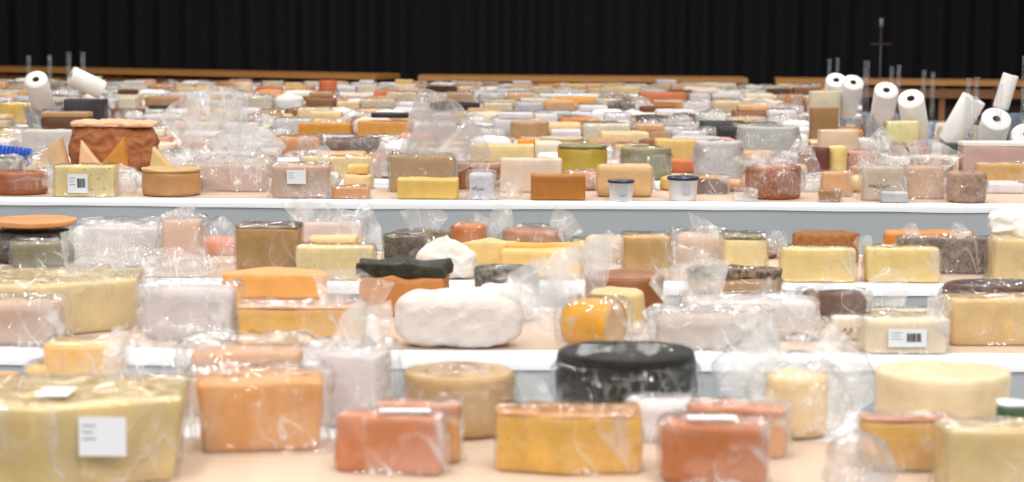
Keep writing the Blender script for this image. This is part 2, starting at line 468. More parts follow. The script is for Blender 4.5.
    if rind:
        poly2 = [(x * 1.012, y * 1.012) for x, y in poly]
        V, Fc = prism(poly2, rt, min(.004, rt * .35), hh, 0, am * 1.5, seed + 3, 0, 3)
        r = link_mesh('rind', V, Fc, mat(rind[1], rind[2] if len(rind) > 2 else 'crust', rind[3] if len(rind) > 3 else None), par)
        if style != 'crust': r['label'] = 'darker rind along the top'
    if film is not None:
        lo = film
        kk = 2.3 if kind == 'wheel' else 7
        fw, fd = w + 2 * lo, d + 2 * lo
        if yaw: fw, fd = W + 2 * lo, D + 2 * lo
        if kind == 'wheel': kk = 2.6; fw *= 1.02; fd *= 1.02
        V, Fc = crumple(fw, fd, h + lo, seed + 5, n or (9 if far else 20), kk if not yaw else 5, .004 + lo * .5, 13, peak)
        if kind in ('block', 'slab', 'wedge', 'half'):      # pull the skin to the body
            V = []; Fc = []
            if kind in ('block', 'slab') and not haspoly:
                pl2 = rect_poly(w + 2 * lo, d + 2 * lo, .012 + lo * .5, 5 if far else 12)
                pl2 = [(x * cos(a) - y * sin(a), x * sin(a) + y * cos(a)) for x, y in pl2]
            else: pl2 = [(x * (1 + 2 * lo / w), y * (1 + 2 * lo / d)) for x, y in poly]
            V, Fc = skin(pl2, h + lo, min(.012, h * .25), .005 + lo * .7, seed, 6 if far else 16, taper)
        for (ex, ez, tx, ty, wp) in ears:
            tipx = wx(tx, Y + D / 2) - loc[0]; tipz = wz(tx, ty, Y + D / 2) - ZT - zb
            V2, F2 = [], []
            fan(V2, F2, (ex * W / 2, 0, ez * h), (tipx, 0, tipz), wp * Y / F, max(.04, wp * Y / F * .45), seed)
            if zb < .01: pass
            EARS.append((V2, F2))
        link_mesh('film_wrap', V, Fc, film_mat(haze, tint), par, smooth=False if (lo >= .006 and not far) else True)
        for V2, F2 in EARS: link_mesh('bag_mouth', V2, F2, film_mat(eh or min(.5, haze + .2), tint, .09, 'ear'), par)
        EARS.clear()
    if top:                      # paper label lying on the upper face, sized in columns of the view
        sw = (top[1] - top[0]) * Y / F; xc_ = wx((top[0] + top[1]) / 2, Y) - loc[0]; zt_ = h + (film or 0) + .0045; yc = -D * .12
        V, Fc = box_geo(xc_ - sw / 2, xc_ + sw / 2, yc - D * .18, yc + D * .12, zt_, zt_ + .0008)
        link_mesh('paper_label', V, Fc, mat('e4e6ea', 'plastic', rough=.4), par, smooth=False)
    if stick:
        sx0, sy0, sx1, sy1, code = stick
        ys = Y - (film or 0) - .008
        cx = (wx(sx0, ys) + wx(sx1, ys)) / 2; sw = wx(sx1, ys) - wx(sx0, ys)
        z1, z0 = wz((sx0 + sx1) / 2, sy0, ys), wz((sx0 + sx1) / 2, sy1, ys)
        sticker(par, cx - loc[0], (z0 + z1) / 2 - loc[2], ys - loc[1], sw, z1 - z0, code)
    if marks:
        V, Fc = [], []
        rr = random.Random(int(seed * 10)); ym = -D / 2 - (film or 0) - .006
        for i in range(16):
            x = -w * .38 + w * .5 * i / 16; z = h * .42 + .008 * rr.uniform(-1, 1)
            box_geo(x, x + w * .022, ym - .0004, ym, z - .006 * rr.uniform(.3, 1), z + .006 * rr.uniform(.4, 1), V, Fc)
        link_mesh('printed_marks', V, Fc, mat(marks, 'plastic'), par, smooth=False)
    root = root or body
    tag(root, label, cat, group)
    r_ = finish(root, row, XL - fl, XR + fl, Y - fl, Y + D + fl, noun)
    if zb > .01: PLACED.pop(); PLACED.append([row, XL, XR, Y, Y + .001, noun, root])
    return r_

# ================================================================== the hall
def plane_struct(name, V, m):
    return struct(link_mesh(name, V, [tuple(range(len(V)))], m, smooth=False))
plane_struct('floor', [(-16, -4, 0), (16, -4, 0), (16, 31, 0), (-16, 31, 0)], mat('3a2a22', 'wood'))
plane_struct('ceiling', [(-16, -4, 9), (-16, 31, 9), (16, 31, 9), (16, -4, 9)], mat('8a8886', 'plastic', rough=.9))
plane_struct('wall_back', [(-16, 30.6, 0), (16, 30.6, 0), (16, 30.6, 9), (-16, 30.6, 9)], mat('141214', 'plastic', rough=.9))
plane_struct('wall_left', [(-16, -4, 0), (-16, 31, 0), (-16, 31, 9), (-16, -4, 9)], mat('6a6662', 'plastic', rough=.9))
plane_struct('wall_right', [(16, -4, 0), (16, -4, 9), (16, 31, 9), (16, 31, 0)], mat('6a6662', 'plastic', rough=.9))
# pleated stage curtain
V, Fc = [], []
nx = 900
for j, z in enumerate((.02, 3, 6, 8.6)):
    for i in range(nx + 1):
        x = -12 + 24 * i / nx
        y = 29.6 + .10 * sin(x * 2 * pi / .42 + 1.6 * noise.noise(Vector((x * .7, z * .1, 0))) * 2) + .12 * noise.noise(Vector((x * .9, z * .15, 4)))
        V.append((x, y, z))
for j in range(3):
    for i in range(nx):
        a = j * (nx + 1) + i; Fc.append((a, a + 1, a + nx + 2, a + nx + 1))
cur = link_mesh('stage_curtain', V, Fc, mat('171417', 'cloth'))
cur.data.materials[0] = mat('171417', 'plastic', rough=.95)
tag(cur, 'black pleated stage curtain closing the whole back of the hall', 'curtain')

# ------------------------------------------------------------------ trestle tables, cloths, paper
def table_row(i):
    Y, D = ROWS[i]
    half = 1.5 + Y * .36
    xr = half
    if i >= 8: xr = wx(862, Y)
    xl = -half
    L_ = xr - xl
    t = empty('trestle_table', ((xl + xr) / 2, Y + D / 2, 0)); hx = L_ / 2 - .03
    V, Fc = box_geo(-hx, hx, -D / 2 + .02, D / 2 - .02, ZT - .035, ZT - .006)
    link_mesh('tabletop', V, Fc, mat('a08868', 'wood'), t, smooth=False)
    nl = max(2, int(L_ / 1.8) + 1)
    for q in range(nl):
        x = -hx + .15 + (2 * hx - .3) * q / (nl - 1)
        for s in (-1, 1):
            V, Fc = tube_geo([(.0, 0), (.016, 0), (.016, ZT - .036), (0, ZT - .036)], 10, M=Matrix.Translation((x, s * (D / 2 - .12), 0)))
            link_mesh('leg', V, Fc, mat('707274', 'plastic'), t)
    tag(t, 'long trestle table under the cloth of the %s row' % ORD[i], 'table', 'cloth covered trestle tables')
    # grey-blue skirt hung round the table, soft vertical folds
    V, Fc = [], []; n = int(L_ / .03); xc = (xl + xr) / 2
    zs = (ZT - .012, ZT - .05, ZT - .12, ZT - .25, ZT - .42, ZT - .62)
    for q in range(n + 1):
        x = -L_ / 2 + L_ * q / n; xw = x + xc
        f = .006 * sin(xw * 5.1 + i) + .010 * noise.noise(Vector((xw * 2.2, i, 0)))
        f2 = max(0, noise.noise(Vector((xw * 3.1, i * 3, 5)))) * 1.2
        for z in zs:
            s = (ZT - z) / .62
            V.append((x, -D / 2 - .002 - .012 * s - f * s * 1.6 - .035 * s * f2, z))
        for z in zs[::2]: V.append((x, D / 2 + .002 + .008 * (ZT - z) / .62, z))
    m = len(zs) + 3
    for q in range(n):
        for r in list(range(len(zs) - 1)) + [len(zs), len(zs) + 1]:
            a = q * m + r; Fc.append((a, a + 1, a + m + 1, a + m))
    sk = link_mesh('table_skirt', V, Fc, mat('acb3b8', 'cloth'), None, (xc, Y + D / 2, 0))
    tag(sk, 'grey-blue fabric skirt hanging from the %s table row' % ORD[i], 'table skirt', 'grey-blue table skirts')
    # white cloth over the top, its hem falling a few centimetres
    V, Fc = [], []
    for q in range(n + 1):
        x = -L_ / 2 + L_ * q / n; xw = x + xc; hm = .034 + .003 * sin(xw * 2.3 + i) + .003 * noise.noise(Vector((xw * 4, i, 2)))
        for (y, z) in ((D / 2 + .008, ZT - .03), (D / 2 + .006, ZT - .004), (D / 2 - .01, ZT), (0, ZT), (-D / 2 + .02, ZT), (-D / 2 + .004, ZT - .001), (-D / 2 - .006, ZT - .006), (-D / 2 - .009, ZT - .016), (-D / 2 - .010, ZT - hm)):
            V.append((x, y, z))
    for q in range(n):
        for r in range(8):
            a = q * 9 + r; Fc.append((a, a + 1, a + 10, a + 9))
    c = link_mesh('tablecloth', V, Fc, mat('eceff3', 'cloth'), None, (xc, Y + D / 2, 0))
    tag(c, 'white cloth with a short hem on top of the %s table row' % ORD[i], 'tablecloth', 'white tablecloths')
    # kraft paper runner, slightly wavy, short of the cloth edge
    V, Fc = [], []; n = int(L_ / .05); pd = D / 2 - (.05 if i else .02); fy = -D / 2 + (.045 if i > 2 else .06)
    if i == 0: fy, pd = -D / 2 + .02, .09
    for q in range(n + 1):
        x = -L_ / 2 + .02 + (L_ - .04) * q / n
        for y in (fy + .004 * sin(x * 3), (fy + pd) / 2, pd):
            V.append((x, y, .0012 + .0008 * sin(x * 7 + y * 9)))
    for q in range(n):
        for r in range(2):
            a = q * 3 + r; Fc.append((a, a + 3, a + 4, a + 1))
    kp = link_mesh('kraft_paper_runner', V, Fc, mat('c8b19c', 'paper'), None, ((xl + xr) / 2, Y + D / 2, ZT))
    kp.data.materials[0] = mat('c8b19c', 'plastic', rough=.75)
    tag(kp, 'brown kraft paper runner laid on the cloth of the %s table row' % ORD[i], 'paper runner', 'kraft paper runners')
for i in range(len(ROWS)): table_row(i)
# ================================================================== cheeses by hand
# front table
I(0, .03, -70, 163, 409, 'block', 'dcc586', 'large greenish-yellow cheese block with white sticker at the near left corner', poly=[(-1, -1), (.08, -1), (1, -.35), (.9, 1), (-1, 1)], dr=.7, taper=.1, film=.004, haze=.10, stick=(80, 417, 127, 456, 'none'), noun='greenish block', maxd=.34, top=(28, 62))
I(0, .40, 192, 318, 386, 'block', 'd9a060', 'tan cheese block in shiny torn film standing on the front table', style='smooth', dr=.6, yaw=9, film=.014, haze=.12, noun='tan block', taper=.1, ears=[(-.9, .5, 172, 400, 60)])
I(0, .86, 190, 300, 356, 'block', 'd6ab84', 'pinkish tan cheese in hazy plastic behind the tan block in torn film', film=.02, haze=.34, dr=.45, hb=.13)
I(0, .62, 312, 390, 358, 'block', 'dcd6d4', 'white cheese block in a hazy clear bag behind the salmon pink block', film=.016, haze=.3, dr=.7, yaw=-18, noun='white block', ears=[(.5, .9, 330, 342, 110)])
I(0, .20, 333, 446, 420, 'block', 'cc8254', 'salmon pink cheese block in film beside a matching one', style='smooth', dr=.32, yaw=-10, film=.004, haze=.14, bev=.01, noun='pink block', top=(378, 430))
I(0, .58, 401, 515, 381, 'wheel', 'c4a676', 'tan basket-marked cheese wheel on the front table', style='basket', col2='9c8056', film=.006, haze=.05, noun='basket wheel', ears=[(.9, .3, 545, 385, 60)], dr=.95, maxd=.22)
I(0, .34, 372, 462, 408, 'block', 'dba050', 'amber cheese block tucked behind the salmon pink block', dr=.3, yaw=-8, rind=(.02, 'c9875e', 'smooth'), film=.004, haze=.12)
I(0, .22, 497, 641, 418, 'block', 'dcae55', 'golden cheese block turned corner-on in the middle of the front table', style='specks', col2='b98a3c', dr=.5, poly=[(-1, -.5), (-.08, -1), (1, -.72), (1, 1), (-1, 1)], film=.0025, haze=.04, noun='golden block', rind=(.005, 'cf9450', 'smooth'))
I(0, .12, 661, 772, 428, 'block', 'bf7542', 'terracotta cheese block in film right of the golden corner-on block', dr=.42, yaw=-8, film=.004, haze=.12, bev=.012, noun='terracotta block', top=(688, 738))
I(0, .40, 690, 794, 412, 'block', 'd39a58', 'orange cheese block behind the terracotta one, its top paler', dr=.4, yaw=-14, rind=(.014, 'c98862', 'smooth'), film=.005, haze=.14)
I(0, .72, 557, 702, 362, 'wheel', '100f0c', 'black-rinded cheese wheel in glossy film on the front table', style='crust', col2='23221a', film=.008, haze=.02, noun='black wheel', maxd=.26)
I(0, .50, 627, 700, 404, 'block', 'e4dedb', 'small white cheese in front of the black-rinded wheel', style='smooth', bev=.014, dr=.5, film=.004, haze=.3, amp=.004)
I(0, .50, 768, 832, 380, 'wheel', 'e9cf9e', 'small pale drum of cheese inside a big hazy bag', film=.03, haze=.2, noun='pale drum', ears=[(-.6, .9, 735, 350, 90), (.6, .9, 860, 356, 90)])
I(0, .84, 722, 875, 352, 'bag', 'ffffff', 'big loose clear bag standing behind the small pale drum', haze=.24, dr=.45, hb=.15, k=3, amp=.03)
I(0, .55, 884, 1023, 381, 'wheel', 'e6d3b0', 'broad cream cheese wheel with grooved side at the near right', style='basket', col2='d2c49c', noun='cream wheel', maxd=.30, bulge=-.015)
I(0, .28, 862, 957, 421, 'block', 'd3a95c', 'ochre cheese block with a thin brown top in front of the cream wheel', rind=(.006, 'b97a4a', 'smooth'), dr=.35, style='specks', film=.003, haze=.1, noun='ochre block')
I(0, .05, 943, 1060, 433, 'block', 'dac48c', 'pale straw cheese block in the near right corner', dr=.5, yaw=6, bev=.008, noun='straw block', film=.003, haze=.08)
I(0, .42, 998, 1034, 405, 'block', '3e5a3c', 'small dark green boxed cheese at the right edge of the front table', rind=(.006, 'c8cfcb', 'plastic'), noun='green box')
I(0, .03, 832, 892, 447, 'bag', 'ffffff', 'grey hazy crumpled bag at the very front, left of the straw block', haze=.3, dr=.8, k=3, tint='dfe2ea')
I(0, .80, 26, 112, 368, 'block', 'ecc782', 'lower of two pale yellow slices stacked behind the greenish block', dr=.5, bev=.01, noun='yellow slice', film=.004, haze=.16)
I(0, .80, 44, 120, 346, 'block', 'eec27a', 'upper of two pale yellow slices stacked behind the greenish block', dr=.6, bev=.012, zb=.083, film=.004, haze=.14)
I(0, .62, 118, 182, 350, 'bag', 'ffffff', 'clear crumpled bag between the yellow slices and the tan block', haze=.2, dr=.8, k=2.6, ears=[(-.3, .8, 105, 352, 60)])
I(0, .9, -40, 14, 378, 'block', 'e0ad6c', 'orange-tan cheese corner at the left edge behind the greenish block', noun='orange corner')
# second table
I(1, .06, -22, 58, 305, 'block', 'cfb098', 'pinkish beige cheese in crinkled film at the left edge of the second table', film=.012, haze=.24, dr=.5, yaw=-6, bev=.02, noun='pink beige block')
I(1, .22, -90, 126, 288, 'block', 'dcc892', 'big straw-green cheese block inside an open bag on the second table', poly=[(-1, -.9), (.25, -1), (1, -.2), (.9, 1), (-1, 1)], dr=.7, maxd=.4, film=.006, haze=.08, noun='straw-green block', eh=.34, ears=[(.7, .5, 172, 342, 90), (.55, .7, 112, 236, 100)])
I(1, .03, 130, 232, 326, 'bag', 'ffffff', 'low crumpled clear bag in front of the greyish white block', haze=.14, dr=.2, k=3)
I(1, .12, 238, 362, 308, 'block', 'e3b157', 'long yellow cheese block in film left of the white paper parcel', dr=.4, rind=(.006, 'e6b08c', 'smooth'), film=.005, haze=.12, noun='yellow block', eh=.4, ears=[(.75, .5, 355, 270, 85), (.9, .4, 390, 336, 70)])
I(1, .20, 142, 234, 290, 'block', 'd6cdc8', 'long greyish white cheese in film left of the yellow block', film=.012, haze=.3, dr=.4, bev=.02, noun='greyish white block', ears=[(.3, .3, 215, 335, 70)])
I(1, .70, 356, 449, 266, 'block', 'bf8040', 'orange-brown cheese with thick dark green crust on top', rind=(.035, '23241a', 'crust', '4c4b36'), dr=.6, amp=.005, noun='dark-crusted cheese', yaw=-6)
I(1, .95, 222, 327, 275, 'half', 'e3aa60', 'flat apricot-coloured cheese half with rounded end behind the yellow block', dr=.5, noun='apricot half')
I(1, .05, 394, 523, 295, 'parcel', 'd9cdc4', 'large white paper-wrapped cheese with twisted ends', dr=.5, amp=.009, k=3.2, noun='white paper parcel')
I(1, .62, 478, 536, 289, 'parcel', 'dcd6d4', 'smaller white paper parcel behind the large twisted one', dr=.8, amp=.01)
I(1, .93, 474, 538, 270, 'wheel', '55524a', 'dark cheese rolled in pale and grey herbs, behind the white parcels', style='crust', col2='b5b0a0', noun='herb-rolled cheese', film=.004, haze=.05)
I(1, .04, 558, 630, 304, 'log', 'd9b27a', 'bright yellow cheese drum on its side in a clear bag with fanned open end', col2='e9a62c', film=.006, haze=.08, yaw=32, noun='bright yellow cheese', eh=.55, ears=[(-.3, 1.0, 556, 252, 120), (-.9, .5, 508, 276, 80), (.9, .3, 655, 343, 45)])
I(1, .34, 590, 646, 295, 'wheel', 'ddc68c', 'small pale yellow wheel half hidden behind the bright yellow cheese', noun='pale wheel')
I(1, .62, 586, 666, 280, 'wheel', '9d6334', 'reddish brown basket-marked wheel on the second table', style='basket', col2='6e3f20', noun='brown basket wheel')
I(1, .28, 688, 816, 304, 'block', 'dbd4cd', 'wide white cheese block in cloudy film on the second table', film=.008, haze=.25, dr=.5, bev=.012, noun='wide white block', eh=.4, ears=[(-.8, .6, 684, 262, 85)])
I(1, .08, 657, 770, 318, 'block', 'cdbfb0', 'low beige cheese in loose plastic in front of the wide white block', film=.016, haze=.3, dr=.28, bev=.02, noun='beige cheese', ears=[(-.9, .5, 660, 305, 40)])
I(1, .06, 764, 832, 324, 'bag', 'ffffff', 'flattened clear bag right of the low beige cheese', haze=.26, dr=.7, k=2.8)
I(1, .68, 806, 868, 296, 'block', '7d4f30', 'dark brown cheese in taut film with a twisted bag end', film=.01, haze=.1, dr=.7, bev=.015, noun='dark brown cheese', ears=[(.9, .7, 905, 283, 45)], col2='5b3520', style='crust')
I(1, .30, 832, 864, 318, 'block', 'e6dfcc', 'small cream carton with printed marks left of the barcoded block', dr=.4, marks='7a5a3a', noun='cream carton')
I(1, .04, 866, 947, 321, 'block', 'eedcba', 'pale cream cheese block with barcode sticker on its front', film=.005, haze=.16, dr=.55, stick=(888, 329, 926, 347, 'bar'), bev=.01, noun='barcoded cream block', ears=[(.8, .9, 940, 296, 28)])
I(1, .50, 872, 938, 312, 'block', 'e2d6ae', 'second cream block just behind the barcoded one', film=.004, haze=.2, dr=.3)
I(1, .20, 948, 1066, 302, 'block', 'd8b97c', 'large tan cheese block at the right end of the second table', dr=.45, film=.005, haze=.08, yaw=4, noun='large tan block')
I(1, .72, 950, 1060, 289, 'wheel', '5a4038', 'dark purplish cheese wheel showing over the large tan block', style='crust', col2='8d6a5c', maxd=.2, film=.006, haze=.12)
I(1, .90, 689, 784, 272, 'wheel', 'bd9a6e', 'tan woven-marked wheel with dark seeded top', style='basket', col2='94744c', rind=(.022, '4a3424', 'crust', 'cbb292'), film=.004, haze=.08, maxd=.22, noun='seeded-top wheel')
# third table
I(2, .42, -22, 67, 236, 'wheel', '2c2a2a', 'black and blue mottled wheel at the left end of the third table', style='crust', col2='6a625c', noun='mottled black wheel', film=.004, haze=.05)
I(2, .42, -16, 68, 224, 'wheel', 'cf9458', 'thin orange-brown disc lying on the mottled black wheel', hb=.02, zb=.115, noun='orange disc')
I(2, .12, 12, 60, 245, 'block', '7f7654', 'small olive cheese in crinkled film in front of the mottled wheel', film=.008, haze=.16, dr=.5, noun='olive cheese')
I(2, .42, 74, 162, 229, 'block', 'd3d0ce', 'greyish white flat box of cheese in clear film, third table', film=.012, haze=.26, dr=.7, noun='grey white box')
I(2, .06, 72, 215, 254, 'bag', 'ffffff', 'wide flat clear bag in front of the greyish white box', haze=.22, dr=.2, k=3)
I(2, .34, 163, 200, 222, 'block', 'dcb9a2', 'upright peach-coloured cheese in a clear pouch', film=.014, haze=.24, dr=.7, noun='peach cheese', ears=[(0, .95, 178, 208, 40)])
I(2, .30, 200, 236, 222, 'bag', 'ffffff', 'puffed clear bag left of the brown trapezoid block', haze=.2, dr=.9, k=2.8)
I(2, .14, 237, 298, 228, 'block', 'a78148', 'brown trapezoid cheese block in creased film', style='smooth', dr=.7, taper=.04, film=.004, haze=.06, noun='brown trapezoid block', bev=.006, rind=(.004, '6e4f28', 'smooth'))
I(2, .10, 296, 373, 248, 'block', 'ecd79c', 'pale yellow block with small holes right of the brown trapezoid', style='holes', col2='bfa868', dr=.5, noun='holey block', film=.004, haze=.06)
I(2, .55, 308, 356, 239, 'slab', 'ebc488', 'thin apricot slice lying behind the holey block', dr=.7)
I(2, .85, 292, 362, 224, 'block', 'e0d0c8', 'pinkish white cheese at the back under crumpled plastic', film=.012, haze=.26, dr=.35, ears=[(-.4, .9, 318, 202, 80), (.8, .8, 378, 222, 60)])
I(2, .62, 388, 450, 234, 'wheel', 'b39c78', 'beige slab with grey-brown mould rind, third table', style='crust', col2='57483a', film=.006, haze=.12, maxd=.15, ears=[(.1, .9, 425, 208, 50)])
I(2, .22, 384, 424, 238, 'block', '4f463a', 'dark rinded cheese piece just left of the white paper bag', style='crust', col2='8a7c68', dr=.6, film=.005, haze=.1, noun='dark rinded piece')
I(2, .06, 418, 474, 252, 'parcel', 'd9cfc5', 'white paper bag of cheese with its folded top standing up', dr=.6, amp=.02, k=3, peak=.06, noun='white paper bag')
I(2, .75, 450, 487, 226, 'wheel', 'c97f44', 'small orange-red wheel behind the pale wedges', noun='orange-red wheel', film=.006, haze=.12, ears=[(.6, .7, 490, 220, 36)])
I(2, .34, 462, 520, 243, 'wedge', 'e8cd8c', 'pale yellow wedge of cheese right of the white paper bag', dr=.8, noun='pale wedge')
I(2, .62, 502, 562, 232, 'wheel', 'c08448', 'orange basket-marked wheel in a bag on the third table', style='basket', col2='8f5a2c', film=.012, haze=.18, noun='orange basket wheel', ears=[(-.8, .8, 498, 205, 24), (.8, .9, 572, 216, 40)], maxd=.16)
I(2, .10, 500, 580, 252, 'block', 'edc67c', 'long butter-yellow cheese on the third table above the herb-rolled one', dr=.4, bev=.01, noun='butter-yellow block')
I(2, .42, 505, 592, 245, 'slab', 'e9b04e', 'flat deep yellow piece behind the long butter-yellow cheese', dr=.3, bev=.01)
I(2, .10, 580, 622, 253, 'bag', 'ffffff', 'small crumpled clear bag left of the tan film-wrapped block', haze=.22, dr=.9, k=2.4, amp=.03)
I(2, .60, 584, 640, 238, 'block', 'dfc7a4', 'rounded beige cheese behind the small crumpled bag', bev=.025, dr=.5, noun='beige cheese')
I(2, .10, 624, 671, 238, 'block', 'c29a54', 'tan block wrapped in crossed clear film, third table', film=.005, haze=.14, dr=.8, noun='tan film-wrapped block', ears=[(-.8, .6, 596, 240, 26)])
I(2, .45, 676, 722, 236, 'block', 'd6bfa8', 'beige cheese in crumpled film left of the striped-top block', film=.014, haze=.24, dr=.6, bev=.02, ears=[(.2, .95, 710, 224, 50)])
I(2, .14, 668, 716, 250, 'bag', 'ffffff', 'flat clear bag in front of the beige crumpled cheese', haze=.24, dr=.5, k=2.6)
I(2, .18, 724, 767, 237, 'block', 'efd99a', 'pale yellow block with dark striped top', rind=(.012, '8a8456', 'crust', 'd9d0a4'), dr=.8, film=.005, haze=.1, noun='striped-top block')
I(2, .05, 782, 856, 250, 'block', 'f3d78c', 'left one of two bright butter-yellow blocks at the table edge', dr=.4, film=.003, haze=.06, noun='bright yellow block', ears=[(-.9, .8, 772, 232, 22)], group='two bright butter-yellow blocks')
I(2, .05, 867, 941, 250, 'block', 'f3d78c', 'right one of two bright butter-yellow blocks at the table edge', dr=.4, yaw=-3, film=.003, haze=.06, noun='bright yellow block', ears=[(-.95, .8, 860, 236, 20)], group='two bright butter-yellow blocks')
I(2, .60, 795, 863, 236, 'wheel', 'b66f32', 'glazed reddish brown wheel behind the left butter-yellow block', noun='glazed brown wheel', style='crust', col2='d08c4c', maxd=.17)
I(2, .62, 887, 979, 235, 'wheel', 'd48c3e', 'orange wheel behind the crusted grey-brown slab', noun='orange wheel', maxd=.17)
I(2, .34, 900, 990, 240, 'block', '77695f', 'crusted grey-brown slab in shiny film', style='crust', col2='b9a897', film=.006, haze=.08, dr=.22, noun='crusted slab', ears=[(.2, .9, 965, 228, 26), (-.6, .9, 906, 224, 14)])
I(2, .06, 994, 1060, 241, 'block', 'e3c88c', 'tan-yellow block at the right end of the third table', film=.006, haze=.1, dr=.5, noun='tan-yellow block')
I(2, .16, 992, 1040, 215, 'parcel', 'e8e6e4', 'crumpled white tissue resting on the right end tan-yellow block', cat='paper', name='tissue_paper', hb=.075, zb=.132, dr=.6, k=2.4, amp=.03, noun='white tissue')
# fourth table
I(3, .10, -14, 41, 174, 'wheel', 'a25c30', 'glossy chestnut brown wheel at the left end of the fourth table', film=.004, haze=.06, noun='chestnut wheel')
I(3, .06, 54, 114, 167, 'block', 'ecd898', 'pale blue-veined cheese block with barcode sticker', style='holes', col2='56604a', dr=.5, film=.004, haze=.08, stick=(68, 174, 88, 193, 'bar'), noun='blue-veined block', ears=[(-1, .5, 44, 175, 22)])
I(3, .16, 114, 136, 172, 'bag', 'ffffff', 'small clear bag right of the blue-veined block', haze=.3, dr=1.2, k=3)
I(3, .08, 137, 196, 171, 'wheel', 'c49562', 'tan wheel with straight pale side, left of the tall clear bag', noun='tan wheel', rind=(.012, 'd9b679', 'smooth'))
I(3, .14, 200, 264, 166, 'block', 'cdb6a8', 'pinkish cheese slumped in an enormous clear bag with tall peak', film=.03, haze=.22, dr=.7, noun='pinkish cheese', eh=.5, ears=[(-.4, .9, 200, 92, 92), (.4, .9, 262, 128, 60), (-.9, .4, 168, 196, 40)])
I(3, .08, 272, 328, 167, 'block', 'cba88c', 'pinkish tan cheese in a clear pouch right of the tall-peaked bag', film=.01, haze=.28, dr=.5, noun='pink tan pouch', ears=[(.8, .95, 324, 146, 16)], stick=(287, 170, 306, 184, 'none'))
I(3, .02, 333, 369, 188, 'block', 'df9f60', 'small orange block at the edge of the fourth table', dr=.5, film=.003, haze=.1, noun='small orange block')
I(3, .06, 397, 458, 180, 'block', 'e5c268', 'plain yellow block at the edge of the fourth table', dr=.45, noun='plain yellow block')
I(3, .52, 390, 455, 157, 'block', 'b59a70', 'taupe cheese under a tall grey flap of plastic', film=.008, haze=.2, dr=.5, noun='taupe cheese', eh=.62, ears=[(-.2, .7, 466, 110, 100), (-.9, .7, 372, 158, 34)], tint='d8d2d0')
I(3, .70, 458, 508, 164, 'block', 'b2744a', 'brown and tan cheese behind the printed clear bag', dr=.4, rind=(.02, 'd9a67c', 'smooth'), film=.004, haze=.12, noun='brown tan cheese')
I(3, .02, 469, 493, 174, 'block', 'e4e2e6', 'small clear bag of white curd with blue print', film=.008, haze=.3, dr=.6, marks='3c4c80', bev=.012, name='curd_bag', noun='white curd bag', ears=[(0, .9, 480, 163, 20)])
I(3, .16, 494, 520, 182, 'bag', 'ffffff', 'crumpled clear bag right of the white curd bag', haze=.22, dr=.8, k=2.6)
I(3, .05, 531, 585, 176, 'block', 'b9772c', 'amber-brown rectangular cheese at the edge of the fourth table', dr=.5, bulge=.01, noun='amber-brown block', col2='8c5418')
I(3, .62, 500, 562, 160, 'block', 'dccdb8', 'whitish cheese block behind the amber-brown one', dr=.4, noun='whitish block')
I(3, .28, 597, 653, 166, 'block', 'dcb884', 'rounded tan cheese block behind the navy-lidded tub', bev=.02, dr=.5, noun='rounded tan block')
I(3, .02, 882, 908, 193, 'block', 'cfd2d2', 'small pale grey carton at the edge of the fourth table', bev=.008, name='small_carton', noun='grey carton')
I(3, .55, 683, 728, 174, 'slab', '6b4a34', 'thin dark-edged brown slab leaning low behind the second tub', rind=(.012, 'caa070', 'smooth'), film=.006, haze=.16, dr=.5, hb=.075, noun='dark slab')
I(3, .16, 748, 804, 168, 'wheel', '9c5a36', 'red-brown seeded wheel inside a boxy clear bag', style='specks', col2='d9b890', film=.014, haze=.14, noun='seeded red-brown wheel', ears=[(.6, .95, 812, 152, 40), (-.4, .95, 760, 152, 60)])
I(3, .01, 734, 758, 189, 'bag', 'ffffff', 'small clear plastic box in front of the seeded red-brown wheel', haze=.35, dr=.6, k=6, amp=.008, name='plastic_box', noun='clear box')
I(3, .02, 819, 841, 191, 'half', 'a8722c', 'tiny dark-edged brown cheese at the edge of the fourth table', film=.004, haze=.14, noun='tiny brown cheese')
I(3, .45, 822, 852, 173, 'block', 'e2b078', 'apricot block behind the tiny brown cheese', dr=.5, film=.006, haze=.14, noun='apricot block')
I(3, .10, 863, 904, 168, 'block', 'd2c0a8', 'beige cheese in a printed clear bag on the fourth table', film=.008, haze=.24, dr=.4, marks='50605c', noun='printed-bag cheese')
I(3, .30, 904, 944, 168, 'block', 'd9b79a', 'peach cheese under a wide slanting plastic sheet', film=.012, haze=.26, dr=.6, ears=[(-.8, .9, 860, 150, 60), (.3, .9, 935, 142, 60)], noun='peach cheese')
I(3, .06, 951, 990, 174, 'wheel', 'cda088', 'pink washed-rind wheel at the right of the fourth table', style='crust', col2='dfc0a4', noun='pink wheel', film=.003, haze=.08)
# fifth table
I(4, .05, 90, 127, 138, 'tri', 'd99238', 'orange wedge with point up in front of the brown paper parcel', tip=.92, dr=.35, noun='orange wedge')
I(4, .10, 20, 68, 139, 'tri', 'ddb888', 'long tan wedge with point up left of the orange wedges', tip=.8, dr=.5, noun='tan wedge')
I(4, .22, 78, 108, 141, 'tri', 'ecc79a', 'pale orange wedge crossing behind the brighter orange wedge', tip=.1, dr=.3, noun='pale orange wedge')
I(3, .5, 10, 50, 160, 'bag', 'ffffff', 'loose crinkled bag above the chestnut wheel', haze=.16, dr=.6, k=2.8)
pp = I(4, .42, 69, 152, 127, 'parcel', 'a0633a', 'big brown paper parcel with gathered pale top edge', dr=.5, k=6, amp=.028, noun='brown paper parcel')
bb_ = [v.co for v in pp.data.vertices]; pw = max(p.x for p in bb_) * 2; pd_ = max(p.y for p in bb_) * 2; ph = max(p.z for p in bb_)
V, Fc = crumple(pw * .93, pd_ * .85, .024, 4, 30, 5, .022, 20, 0, ph - .022)
